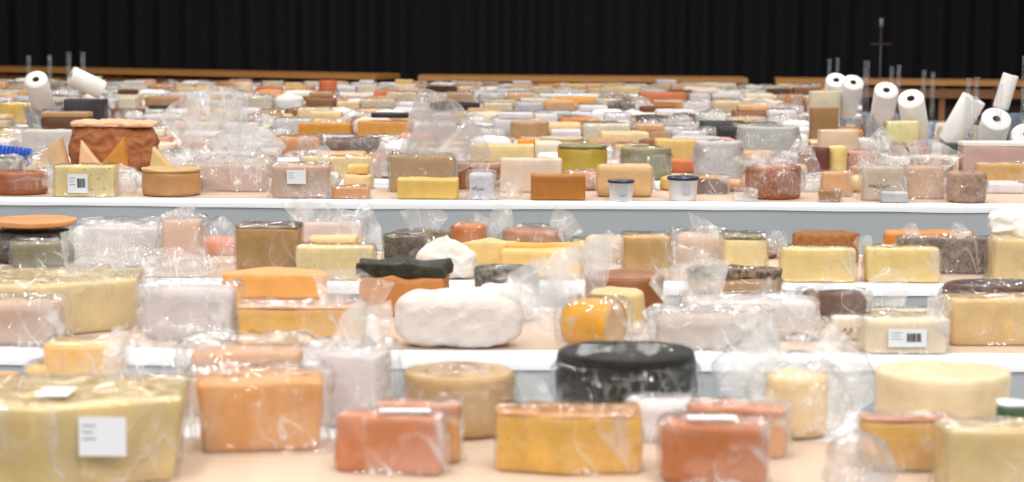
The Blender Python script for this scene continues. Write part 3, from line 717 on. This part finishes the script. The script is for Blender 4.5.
link_mesh('gathered_edge', V, Fc, mat('dcae88', 'paper'), pp)['label'] = 'pale gathered paper edge'
I(4, .10, 148, 180, 148, 'tri', 'e8c887', 'pale yellow wedge right of the brown paper parcel', tip=.15, dr=.5, noun='yellow wedge')
I(4, .02, 300, 372, 158, 'block', 'ecd39a', 'long pale yellow block above the small orange one', dr=.35, noun='long pale block', film=.004, haze=.12)
I(4, .10, 470, 534, 146, 'block', 'e6cf94', 'wide creamy yellow block behind the brown and tan cheese', dr=.5, noun='creamy block')
I(4, .55, 517, 535, 140, 'block', 'e89a34', 'small bright orange cheese beside the olive-green wheel', noun='bright orange cheese')
I(4, .06, 558, 608, 147, 'wheel', 'bfa444', 'olive-green wheel on the fifth table', style='smooth', noun='olive wheel', rind=(.012, '8f8d62', 'smooth'))
I(4, .06, 622, 673, 149, 'wheel', '96906e', 'grey-green wheel in cloudy film', film=.006, haze=.14, noun='grey-green wheel')
I(4, .06, 696, 745, 143, 'wheel', 'c9c4c0', 'cloudy white wheel in film on the fifth table', film=.006, haze=.25, noun='cloudy white wheel')
I(4, .10, 812, 829, 148, 'block', '6e2f1c', 'dark red wedge-shaped cheese beside the half yellow disc', noun='dark red cheese')
I(4, .12, 829, 848, 147, 'wheel', 'ecd386', 'half pale yellow disc right of the dark red cheese', noun='yellow disc')
I(4, .05, 978, 1060, 165, 'block', 'dfb060', 'long amber cheese in shiny film at the right end of the fifth table', film=.006, haze=.18, dr=.25, noun='long amber cheese')
I(4, .45, 962, 1060, 143, 'block', 'c2a79e', 'greyish pink paper box at the right end, behind the long amber cheese', bev=.01, dr=.25, rind=(.02, 'e2dcdc', 'paper'), noun='grey pink box')
# sixth and further tables
I(5, .05, 22, 82, 131, 'block', 'd9d4ca', 'whitish carton left of the big brown paper parcel', bev=.01, dr=.4, noun='whitish carton')
I(5, .10, 740, 803, 128, 'wheel', 'b9bab2', 'round grey tin-like cheese in film near the black box', film=.006, haze=.2, noun='grey round cheese')
I(5, .10, 820, 858, 131, 'block', 'e2c5a6', 'beige block on the sixth table left of the yellow labelled box', noun='beige block', bev=.01)
I(5, .15, 886, 919, 122, 'block', 'eee6a6', 'pale yellow box with small blue mark below the paper rolls', noun='pale yellow box', marks='5a78b0', film=.002, haze=.05)
I(5, .05, 875, 898, 142, 'block', '8c7c5a', 'olive brown cheese in front of the pale yellow box', noun='olive brown cheese')
I(5, .02, 944, 968, 144, 'slab', '35403c', 'dark green flat pack on the sixth table', noun='dark green pack')
I(5, .02, 912, 930, 144, 'slab', 'b03426', 'small red flat pack left of the dark green one', noun='red pack')
I(6, .05, 298, 350, 124, 'block', 'dd9a34', 'long orange bar of cheese left of the one with black top', dr=.35, noun='orange bar')
I(6, .05, 358, 411, 122, 'block', 'e0a04a', 'orange cheese bar carrying a black slab', dr=.4, noun='orange bar')
I(6, .10, 371, 408, 118, 'slab', '20201c', 'black slab lying on the orange cheese bar', hb=.03, zb=.133, dr=.5, noun='black slab')
I(6, .05, 718, 766, 128, 'block', '262628', 'matte black box among the middle tables', noun='black box', dr=.5)
I(6, .05, 811, 838, 108, 'block', '9c7448', 'brown cardboard box under a pale carton', noun='cardboard box', style='paper', dr=.6)
I(6, .02, 41, 88, 113, 'block', '6c4628', 'dark brown slab on the seventh table near the left', maxd=.2, rind=(.03, 'caa272', 'smooth'), noun='dark brown slab')
I(7, .10, 810, 840, 92, 'block', 'd9d0b0', 'pale carton standing behind the brown cardboard box', noun='pale carton', dr=.5)
I(7, .10, 0, 34, 104, 'block', 'e8c048', 'yellow box under white plastic at the far left', noun='yellow box', film=.01, haze=.2)
I(8, .10, 428, 480, 104, 'wheel', '1e2022', 'glossy black wheel far back in the centre', noun='black wheel', dr=.8)
I(8, .15, 148, 176, 106, 'block', '2a2a2c', 'dark flat box in the far left part of the hall', noun='dark box')
I(9, .10, 200, 226, 96, 'wheel', 'dd9838', 'round orange cheese far left under the bench', noun='orange wheel')
I(10, .10, 232, 252, 83, 'wheel', 'e8d9bc', 'cream wheel at the far left close to the wooden bench', noun='cream wheel')
I(10, .10, 254, 282, 88, 'wheel', 'e0703a', 'bright orange-red wheel beside the cream wheel far left', noun='orange-red wheel')
I(10, .10, 318, 336, 81, 'wheel', 'dd7a4c', 'small orange-rimmed white cheese near the bench', noun='orange-rimmed cheese')
I(9, .10, 552, 598, 98, 'block', 'eeab4a', 'bright orange and cream bar far back right of centre', noun='orange bar')
I(9, .20, 640, 686, 93, 'block', 'cf7a50', 'pinkish red block far back right of centre', noun='pinkish red block')
I(8, .10, 640, 676, 107, 'block', '7c4424', 'chestnut brown slab far back right of centre', noun='brown slab')

I(6, .50, 64, 104, 100, 'block', '3c3c42', 'dark box under the tipped-over paper towel roll', maxd=.16, noun='dark box', name='storage_box', cat='box')
# ------------------------------------------------------------------ tubs, rolls, cups, buckets, stand
def tub(row, v, x0, x1, yt, label, square=False):
    Y = ROWS[row][0] + ROWS[row][1] * v; XL, XR = wx(x0, Y), wx(x1, Y); w = XR - XL; h = wz((x0 + x1) / 2, yt, Y) - ZT
    t = empty('plastic_tub', ((XL + XR) / 2, Y + w / 2, ZT + .001))
    r = w / 2
    V, Fc = tube_geo([(0, 0), (r * .82, 0), (r * .84, .004), (r * .94, h * .84), (r * .97, h * .86), (r * .95, h * .87), (0, h * .87)], 32)
    link_mesh('tub_body', V, Fc, mat('dad5d2', 'plastic', rough=.3), t)
    V, Fc = tube_geo([(0, h * .872), (r, h * .872), (r * 1.01, h * .88), (r * 1.01, h * .97), (r * .98, h), (0, h)], 32)
    l = link_mesh('lid', V, Fc, mat('2c3448', 'plastic', rough=.3), t); l['label'] = 'dark navy lid'
    V, Fc = [], []
    for i in range(9):
        a0, a1 = -pi / 2 - .1 + .06 * i, -pi / 2 - .04 + .06 * i
        b = len(V)
        for a, z in ((a0, .3), (a1, .3), (a1, .62), (a0, .62)): V.append((r * .94 * cos(a), r * .94 * sin(a) - .002, h * z))
        Fc.append((b, b + 1, b + 2, b + 3))
    link_mesh('paper_label', V, Fc, mat('b9bcc4', 'plastic'), t)
    tag(t, label, 'tub', 'navy-lidded plastic tubs'); finish(t, row, XL, XR, Y, Y + w, 'tub')
tub(3, .0, 608, 635, 181, 'white plastic tub with navy lid in front of the rounded tan block')
tub(3, .04, 668, 700, 178, 'wider white plastic tub with navy lid left of the thin dark slab')

def roll(Y, px, pytop, wpx, tilt, lean, label, length=.29, zlift=0, bk=''):
    wpx *= 1.14
    x = wx(px, Y); r = wpx * Y / F / 2; zt = wz(px, pytop, Y)
    length = min(length, (zt - r * sin(math.radians(abs(tilt))) * 2 - ZT - .012) / cos(math.radians(tilt)) / cos(math.radians(lean)) if abs(lean) < 40 else length)
    R_ = Euler((math.radians(tilt), math.radians(lean), 0)).to_matrix().to_4x4()
    top = Vector((x, Y, zt - r * sin(math.radians(abs(tilt)))))
    M = R_
    t = empty('paper_towel_roll', (0, 0, 0))
    prof = [(.02, 0), (r * .97, 0), (r, .006), (r, length - .006), (r * .97, length), (.022, length)]
    V, Fc = tube_geo(prof, 32, M=M)
    off = top - (R_ @ Vector((0, 0, length)))
    link_mesh('paper', V, Fc, mat('eae8e6', 'paper'), t)
    V, Fc = tube_geo([(.019, .001), (.022, .001), (.022, length + .001), (.019, length + .001), (.0185, length - .04), (.0185, .001)], 20, M=M)
    c = link_mesh('cardboard_core', V, Fc, mat('4a3c30', 'plastic', rough=.9), t); c['label'] = 'hollow cardboard core, dark inside'
    t.location = off
    tag(t, label, 'paper towel roll', 'white paper towel rolls'); bb = [M @ Vector((0, 0, 0)) + off, top]
    if bk: bucket(off.x, min(off.y + .02, max(a_ + c_ for a_, c_ in ROWS if a_ < Y) - .13), .25, .17, bk, 'c8d8ea', .4)
    finish(t, 5, min(q.x for q in bb) - r, max(q.x for q in bb) + r, min(q.y for q in bb) - r, max(q.y for q in bb) + r, 'paper roll'); return t, x, Y, r
def cups(px, pytop, wpx, Y, label, pybot=None):
    x = wx(px, Y); r = max(.016, wpx * Y / F / 2); zt = wz(px, pytop, Y); h = zt - ZT
    V, Fc = [], []; prof = [(r * .7, 0)]; nn = max(8, int(h / .022)); 
    for i in range(nn):
        z = h * i / nn; prof += [(r * .86, z + .002), (r, z + h / nn * .75), (r * 1.04, z + h / nn * .9)]
    prof += [(r * 1.04, h), (r * .9, h)]
    V, Fc = tube_geo(prof, 16)
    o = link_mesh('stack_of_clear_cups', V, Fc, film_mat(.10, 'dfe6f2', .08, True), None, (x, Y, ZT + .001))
    tag(o, label, 'cups', 'tall stacks of clear cups'); return finish(o, 5, x - r, x + r, Y - r, Y + r, 'cups')
LB = 'pale translucent bucket holding the %s'
def bucket(x, Y, w, h, label, col='9fb4c8', haze=.45, z=ZT, name='plastic_bucket'):
    V, Fc = [], []
    prof = [(0.0, 0), (w * .34, 0), (w * .36, .004), (w * .48, h - .01), (w * .52, h - .008), (w * .52, h), (w * .47, h), (w * .345, .008), (0, .008)]
    pl = 28
    for r, zz in prof:
        for i in range(pl):
            a = 2 * pi * i / pl; c, s = cos(a), sin(a); k = (abs(c) ** 5 + abs(s) ** 5) ** (-1 / 5)
            V.append((r * c * k, r * s * k, zz))
    for q in range(len(prof) - 1):
        for i in range(pl):
            a = q * pl + i; b = q * pl + (i + 1) % pl; Fc.append((a, b, b + pl, a + pl))
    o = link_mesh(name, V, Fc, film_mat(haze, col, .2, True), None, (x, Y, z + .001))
    tag(o, label, 'bucket', 'translucent buckets at the tasting stations'); return finish(o, 5, x - w * .52, x + w * .52, Y - w * .52, Y + w * .52, 'bucket')
roll(14.25, 835, 73, 18, 42, -4, 'leftmost paper towel roll of the right-hand station row, tilted forwards', bk=LB % 'leftmost towel roll of the right-hand row')
roll(14.0, 852, 75, 19, 42, 4, 'second paper towel roll in the row, right beside the leftmost')
roll(12.75, 885, 82, 21, 42, -2, 'third paper towel roll in the row, above the pale yellow box', bk=LB % 'third towel roll, above the pale yellow box')
roll(11.3, 909, 90, 23, 40, -20, 'fourth paper towel roll, leaning beside the small blue bucket')
roll(11.2, 972, 96, 22, 10, 26, 'paper towel roll leaning steeply left, its side in view', length=.28)
roll(11.05, 995, 108, 26, 46, 0, 'large-looking paper towel roll whose hollow core faces forward, near the grey tub')
roll(11.05, 1026, 124, 28, 42, -8, 'paper towel roll cut off by the right edge of the view')
roll(11.5, 1008, 74, 14, 5, 14, 'narrow white paper roll standing inside the blue-grey bucket', length=.2)
roll(12.8, 37, 71, 20, 46, 0, 'paper towel roll of the left station, core facing forward', bk=LB % 'left station towel roll')
roll(12.8, 72, 72, 17, 20, -62, 'paper towel roll tipped over on its side at the left station', length=.22)
for (px, Y, w, h, lab) in ((921, 11.6, .15, .19, 'small pale blue bucket right of the leaning fourth roll'), (955, 11.6, .18, .12, 'low translucent bucket beneath the steeply leaning roll'), (1012, 11.55, .34, .24, 'large blue-grey bucket at the right edge')):
    bucket(wx(px, Y), Y, w, h, lab, 'b0cbe4' if px != 1012 else '93a5b5', .5 if px != 1012 else .85)
for (px, py, w, Y, lab) in ((30, 56, 5, 13.3, 'stack of clear cups above the left station roll, first from the left'), (51, 55, 5, 13.3, 'tall thin stack of clear cups just right of the left station roll'),
                            (70, 52, 5.5, 13.2, 'stack of clear cups left of the topmost pair behind the tipped roll'), (84, 52, 5.5, 13.2, 'stack of clear cups right of the topmost pair behind the tipped roll'),
                            (828, 59, 4, 14.7, 'thin cup stack above the leftmost towel roll'), (836, 58, 4, 14.7, 'second thin cup stack above the leftmost towel roll'),
                            (865, 61, 7, 14.4, 'thick bluish cup stack right of the second towel roll'), (890, 67, 4, 13.3, 'short cup stack behind the third towel roll'),
                            (897, 65, 5, 13.3, 'taller cup stack right behind the third towel roll'), (922, 70, 5, 12.7, 'cup stack rising behind the small pale blue bucket, left one'),
                            (931, 72, 4, 12.7, 'cup stack rising behind the small pale blue bucket, right one'), (966, 78, 5, 11.1, 'wide cup stack in front of the steeply leaning roll, left one'),
                            (974, 77, 5, 11.05, 'wide cup stack in front of the steeply leaning roll, right one'), (997, 84, 6, 10.95, 'cup stack in front of the forward-facing roll at the right'),
                            (1022, 56, 7, 10.75, 'blue cup stack at the right edge behind the large bucket')):
    cups(px, py, w, max(Y, 11.03) if Y < 11.2 else Y, lab)

# slim stand before the curtain
Ys = 26.5; x = wx(880, Ys)
t = empty('microphone_stand', (x, Ys, 0))
def rod(z0, z1, r, nm, m):
    r *= .5
    V, Fc = tube_geo([(0, z0), (r, z0), (r, z1), (0, z1)], 12); return link_mesh(nm, V, Fc, m, t)
ztop = wz(880, 22, Ys)
rod(.03, ztop - .1, .03, 'pole', mat('4a4c54', 'plastic', rough=.3)); rod(ztop - .08, ztop + .05, .055, 'head', mat('8c9098', 'plastic', rough=.3))
rod(0, .03, .18, 'base', mat('30323a', 'plastic')); zc = wz(880, 44, Ys)
V, Fc = box_geo(-.14, .14, -.015, .015, zc - .012, zc + .012); link_mesh('crossbar', V, Fc, mat('3a3032', 'plastic'), t, smooth=False)
V, Fc = box_geo(.09, .13, -.02, -.016, zc - .01, zc + .01); link_mesh('indicator', V, Fc, mat('6a2420', 'plastic'), t, smooth=False)
tag(t, 'slim metal stand with small crossbar in front of the black curtain', 'stand')

# blue corrugated plastic piece at the far left
Y = 10.3; x0 = wx(-20, Y); x1 = wx(32, Y); V, Fc = [], []; n = 60; zt = wz(6, 143, Y) - ZT
for i in range(n + 1):
    u = i / n; x = x0 + (x1 - x0) * u; yy = .012 * sin(u * pi * 26)
    for z in (0, zt * .5, zt * (1 - .25 * u)): V.append((x, Y + yy, ZT + .002 + z)); V.append((x, Y + yy + .014, ZT + .002 + z))
for i in range(n):
    for k in (0, 2):
        for s in (0, 1):
            a = i * 6 + k + s; Fc.append((a, a + 6, a + 8, a + 2))
    a = i * 6 + 4; Fc.append((a, a + 6, a + 7, a + 1)); 
o = link_mesh('ribbed_crate_side', V, Fc, mat('2456b4', 'plastic', rough=.3)); tag(o, 'bright blue ribbed plastic crate at the left edge behind the tan wedge', 'crate'); o.name = 'blue_crate'
finish(o, 4, x0, x1, Y, Y + .05, 'blue crate')

# ------------------------------------------------------------------ wooden counters before the curtain
def counter(pxa, Ya, pxb, Yb, label):
    A = Vector((wx(pxa, Ya), Ya, 0)); B = Vector((wx(pxb, Yb), Yb, 0)); L_ = (B - A).length; ang = math.atan2(B.y - A.y, B.x - A.x)
    t = empty('wooden_counter', (A + B) / 2, ang); h = .775; wd = mat('c48a4c', 'wood'); wd2 = mat('a06a3c', 'wood')
    V, Fc = box_geo(-L_ / 2, L_ / 2, 0, .7, h - .06, h); link_mesh('counter_top', V, Fc, wd, t, smooth=False)
    V, Fc = box_geo(-L_ / 2 + .08, L_ / 2 - .08, .07, .10, h - .21, h - .10); a = link_mesh('lower_rail', V, Fc, wd2, t, smooth=False)
    V, Fc = box_geo(-L_ / 2 + .06, L_ / 2 - .06, .62, .65, .10, h - .061); link_mesh('back_panel', V, Fc, mat('4a3022', 'wood'), t, smooth=False)
    nl = max(2, round(L_ / .55))
    for i in range(nl):
        x = -L_ / 2 + .1 + (L_ - .2) * i / (nl - 1)
        V, Fc = box_geo(x - .035, x + .035, .11, .17, 0, h - .061); link_mesh('leg', V, Fc, wd2, t, smooth=False)
    tag(t, label, 'counter', 'long wooden counters along the curtain')
counter(-90, 26.9, 376, 24.4, 'left long wooden counter in front of the curtain')
counter(418, 24.1, 748, 24.1, 'middle long wooden counter in front of the curtain')
counter(776, 23.9, 1060, 23.6, 'right long wooden counter in front of the curtain')

# ================================================================== remaining cheeses of the rear rows
PAL = [('white', 'e2dedc', 20), ('pale grey', 'ccccd0', 8), ('cream', 'e6dcc0', 10), ('straw', 'e8cf9c', 11), ('yellow', 'e6c070', 9), ('apricot', 'e0b080', 9),
       ('orange', 'd98f3a', 4), ('tan', 'c49c70', 9), ('brown', '94603a', 5), ('dark brown', '5e3a24', 2), ('olive', '9c946c', 2), ('black', '242424', 1), ('pink', 'dba890', 5), ('salmon', 'd67c50', 2)]
BAG = [p for p in PAL for _ in range(p[2])]
rng = random.Random(21)
AUTO = []
def free(x0, x1, y0, y1, pad=.008):
    for r in PLACED:
        if x0 < r[2] + pad and x1 > r[1] - pad and y0 < r[4] + pad and y1 > r[3] - pad: return False
    return True
def autofill(row, v, dmax, pmax=1024, pmin=0, hs=(.06, .12)):
    Y = ROWS[row][0] + ROWS[row][1] * v
    x = wx(pmin - 14, Y); xe = wx(pmax + 14, Y)
    while x < xe:
        w = rng.uniform(.16, .30); d = min(w * .9, dmax)
        if not free(x, x + w, Y, Y + d):
            w = .13
            if not free(x, x + w, Y, Y + d): x += .03; continue
        cn, ch, _ = rng.choice(BAG)
        kind = rng.choices(['block', 'wheel', 'fblock', 'fwheel', 'parcel', 'bag', 'half', 'stack'], [19, 11, 25, 10, 9, 17, 5, 5])[0]
        h = rng.uniform(*hs)
        px0, _ = proj((x, Y, ZT)); px1, _ = proj((x + w, Y, ZT))
        j = rng.uniform(.92, 1.06); c = lin(ch)
        kw = dict(hb=h, dr=d / w, maxd=d)
        a = (row, v, px0, px1, 100)
        if kind in ('block', 'fblock', 'stack'):
            if kind == 'fblock': kw.update(film=.007, haze=rng.choice((.14, .24, .34)))
            st = rng.choice(('smooth', 'smooth', 'specks', 'crust')) if cn in ('tan', 'brown', 'dark brown', 'olive') else 'smooth'
            o = I(*a, 'block', ch, '', style=st, bev=rng.choice((.006, .012, .02)), **kw)
            nn = ('%s film-wrapped block' if kind == 'fblock' else '%s cheese block') % cn
            if kind == 'stack':
                nn2 = rng.choice(BAG)
                PLACED[-1][5] = nn; AUTO.append((o, row, x + w / 2, Y, nn))
                kw2 = dict(kw); kw2['hb'] = .04; kw2['zb'] = h + .001; kw2['bev'] = .008
                ww = (px1 - px0) * .12
                o = I(row, v + .03, px0 + ww, px1 - ww, 100, 'block', nn2[1], '', **{**kw2, 'maxd': d * .75})
                nn = '%s slab lying on a %s block' % (nn2[0], cn)
        elif kind in ('wheel', 'fwheel'):
            if kind == 'fwheel': kw.update(film=.006, haze=rng.choice((.14, .26)))
            elif rng.random() < .3: kw.update(rind=(.015, rng.choice(('a88458', 'd8c8a8', '8c6440')), 'smooth'))
            o = I(*a, 'wheel', ch, '', style=rng.choice(('smooth', 'smooth', 'basket')), **kw)
            nn = ('%s film-wrapped wheel' if kind == 'fwheel' else '%s cheese wheel') % cn
        elif kind == 'half':
            o = I(*a, 'half', ch, '', **kw); nn = '%s half wheel' % cn
        elif kind == 'parcel':
            pc = rng.choice((('white', 'dfdbd8'), ('beige', 'd4c4b0'), ('white', 'e4e2e4')))
            o = I(*a, 'parcel', pc[1], '', amp=.012, peak=rng.choice((0, 0, 0, .03)), **kw); nn = '%s paper parcel' % pc[0]
        else:
            o = I(*a, 'bag', 'ffffff', '', haze=rng.choice((.3, .4, .5)), k=2.8, peak=rng.choice((0, 0, .05)), **{**kw, 'hb': h * .9}); nn = 'crumpled clear bag'
        PLACED[-1][5] = nn
        AUTO.append((o, row, x + w / 2, Y, nn))
        x += w + rng.uniform(.004, .03)
autofill(3, .72, .17, hs=(.04, .09))
autofill(2, .78, .14, hs=(.04, .07))
for row, vs in ((4, (.05, .36, .68)), (5, (.03, .36, .68)), (6, (.03, .36, .68)), (7, (.03, .4, .7)), (8, (.03, .4)), (9, (.03, .4)), (10, (.03, .4)), (11, (.03, .4))):
    for v in vs:
        autofill(row, v, .21, pmax={4: 1024, 5: 990, 6: 935, 7: 812}.get(row, 822), hs={8: (.05, .11), 9: (.04, .10), 10: (.025, .075), 11: (.02, .055)}.get(row, (.06, .12)))
# labels of the rear items: own look, neighbours in the row, table
seen = {}
rows = {}
for a in AUTO: rows.setdefault((a[1], round(a[3], 2)), []).append(a)
SIDE = {}
for key in sorted(rows):
    lst = sorted(rows[key], key=lambda a: a[2])
    vs = sorted(k[1] for k in rows if k[0] == key[0]); pos = ('near edge', 'middle', 'rear edge')[vs.index(key[1])] if len(vs) <= 3 else 'middle'
    for i, (o, row, x, Y, nn) in enumerate(lst):
        l = lst[i - 1][4] if i else None; r = lst[i + 1][4] if i + 1 < len(lst) else None
        sh = lambda s: ' '.join(s.split(' lying')[0].replace('film-wrapped', 'wrapped').replace('cheese ', '').replace('crumpled ', '').split()[:3])
        if l and r: s = '%s between %s and %s' % (nn, sh(l), sh(r))
        elif r: s = '%s left of %s at row end' % (nn, sh(r))
        elif l: s = '%s right of %s at row end' % (nn, sh(l))
        else: s = nn + ' alone'
        s += ', %s table %s' % (ORD[row], {'near edge': 'front', 'middle': 'middle', 'rear edge': 'back'}[pos])
        w = s.split()
        if len(w) > 16: s = s.replace(' slab lying on a ', ' slab on ').replace(' at row end', ''); w = s.split()
        if len(w) > 16: s = s.replace(' cheese', '').replace(' lying', '').replace('film-wrapped', 'wrapped').replace(' at row end', '')
        if s in seen: s = s.replace(', ', ', %s ' % ('small', 'another', 'further')[min(2, seen[s] - 1)], 1) if False else s + ' again'
        if len(s.split()) > 16: s = s.replace('crumpled clear', 'clear').replace(' wrapped', '').replace('film-', '')
        if len(s.split()) > 16: s = s.replace(' cheese', '').replace(' half', '').replace(' table', '')
        seen[s] = 1
        o['label'] = s
        o['group'] = 'cheeses crowded on the %s table' % ORD[row] if 'bag' not in nn else 'clear bags on the %s table' % ORD[row]
        if 'bag' in nn: o['category'] = 'plastic bag'
for p in PLACED:
    o = p[6]
    if not o.get('group') and o.get('category') == 'cheese': o['group'] = 'cheeses laid out on the %s table' % ORD[p[0]]
# ================================================================== light
W = bpy.data.worlds.new('hall_ambient'); S.world = W; W.use_nodes = True
bg = W.node_tree.nodes['Background']; bg.inputs[0].default_value = (1, .975, .95, 1); bg.inputs[1].default_value = .5
def area(x, y, z, sx, sy, power, rx=0, col=(1, .97, .93)):
    d = bpy.data.lights.new('ceiling_or_fill_lamp', 'AREA'); d.shape = 'RECTANGLE'; d.size = sx; d.size_y = sy; d.energy = power; d.color = col
    o = bpy.data.objects.new('ceiling_or_fill_lamp', d); C.objects.link(o); o.location = (x, y, z); o.rotation_euler = (math.radians(rx), 0, 0)
for y in (1, 5, 9, 13, 17, 21):
    for x in (-6, -2, 2, 6):
        area(x, y, 7.5, .8, .3, 170)
for y in (-7, -4.5, -2):  # added tilted strips behind the camera, put there for highlights on the film
    for x in (-5.5, -2, 2, 5.5):
        area(x, y, 5.8 + .2 * abs(y), 2.2, .2, 150, 35, (1, .97, .93))
S.view_settings.view_transform = 'Standard'; S.view_settings.look = 'None'; S.view_settings.gamma = 1
S.view_settings.use_curve_mapping = False
S.view_settings.exposure = -0.62
S.cycles.max_bounces = 10; S.cycles.transparent_max_bounces = 32; S.cycles.diffuse_bounces = 4
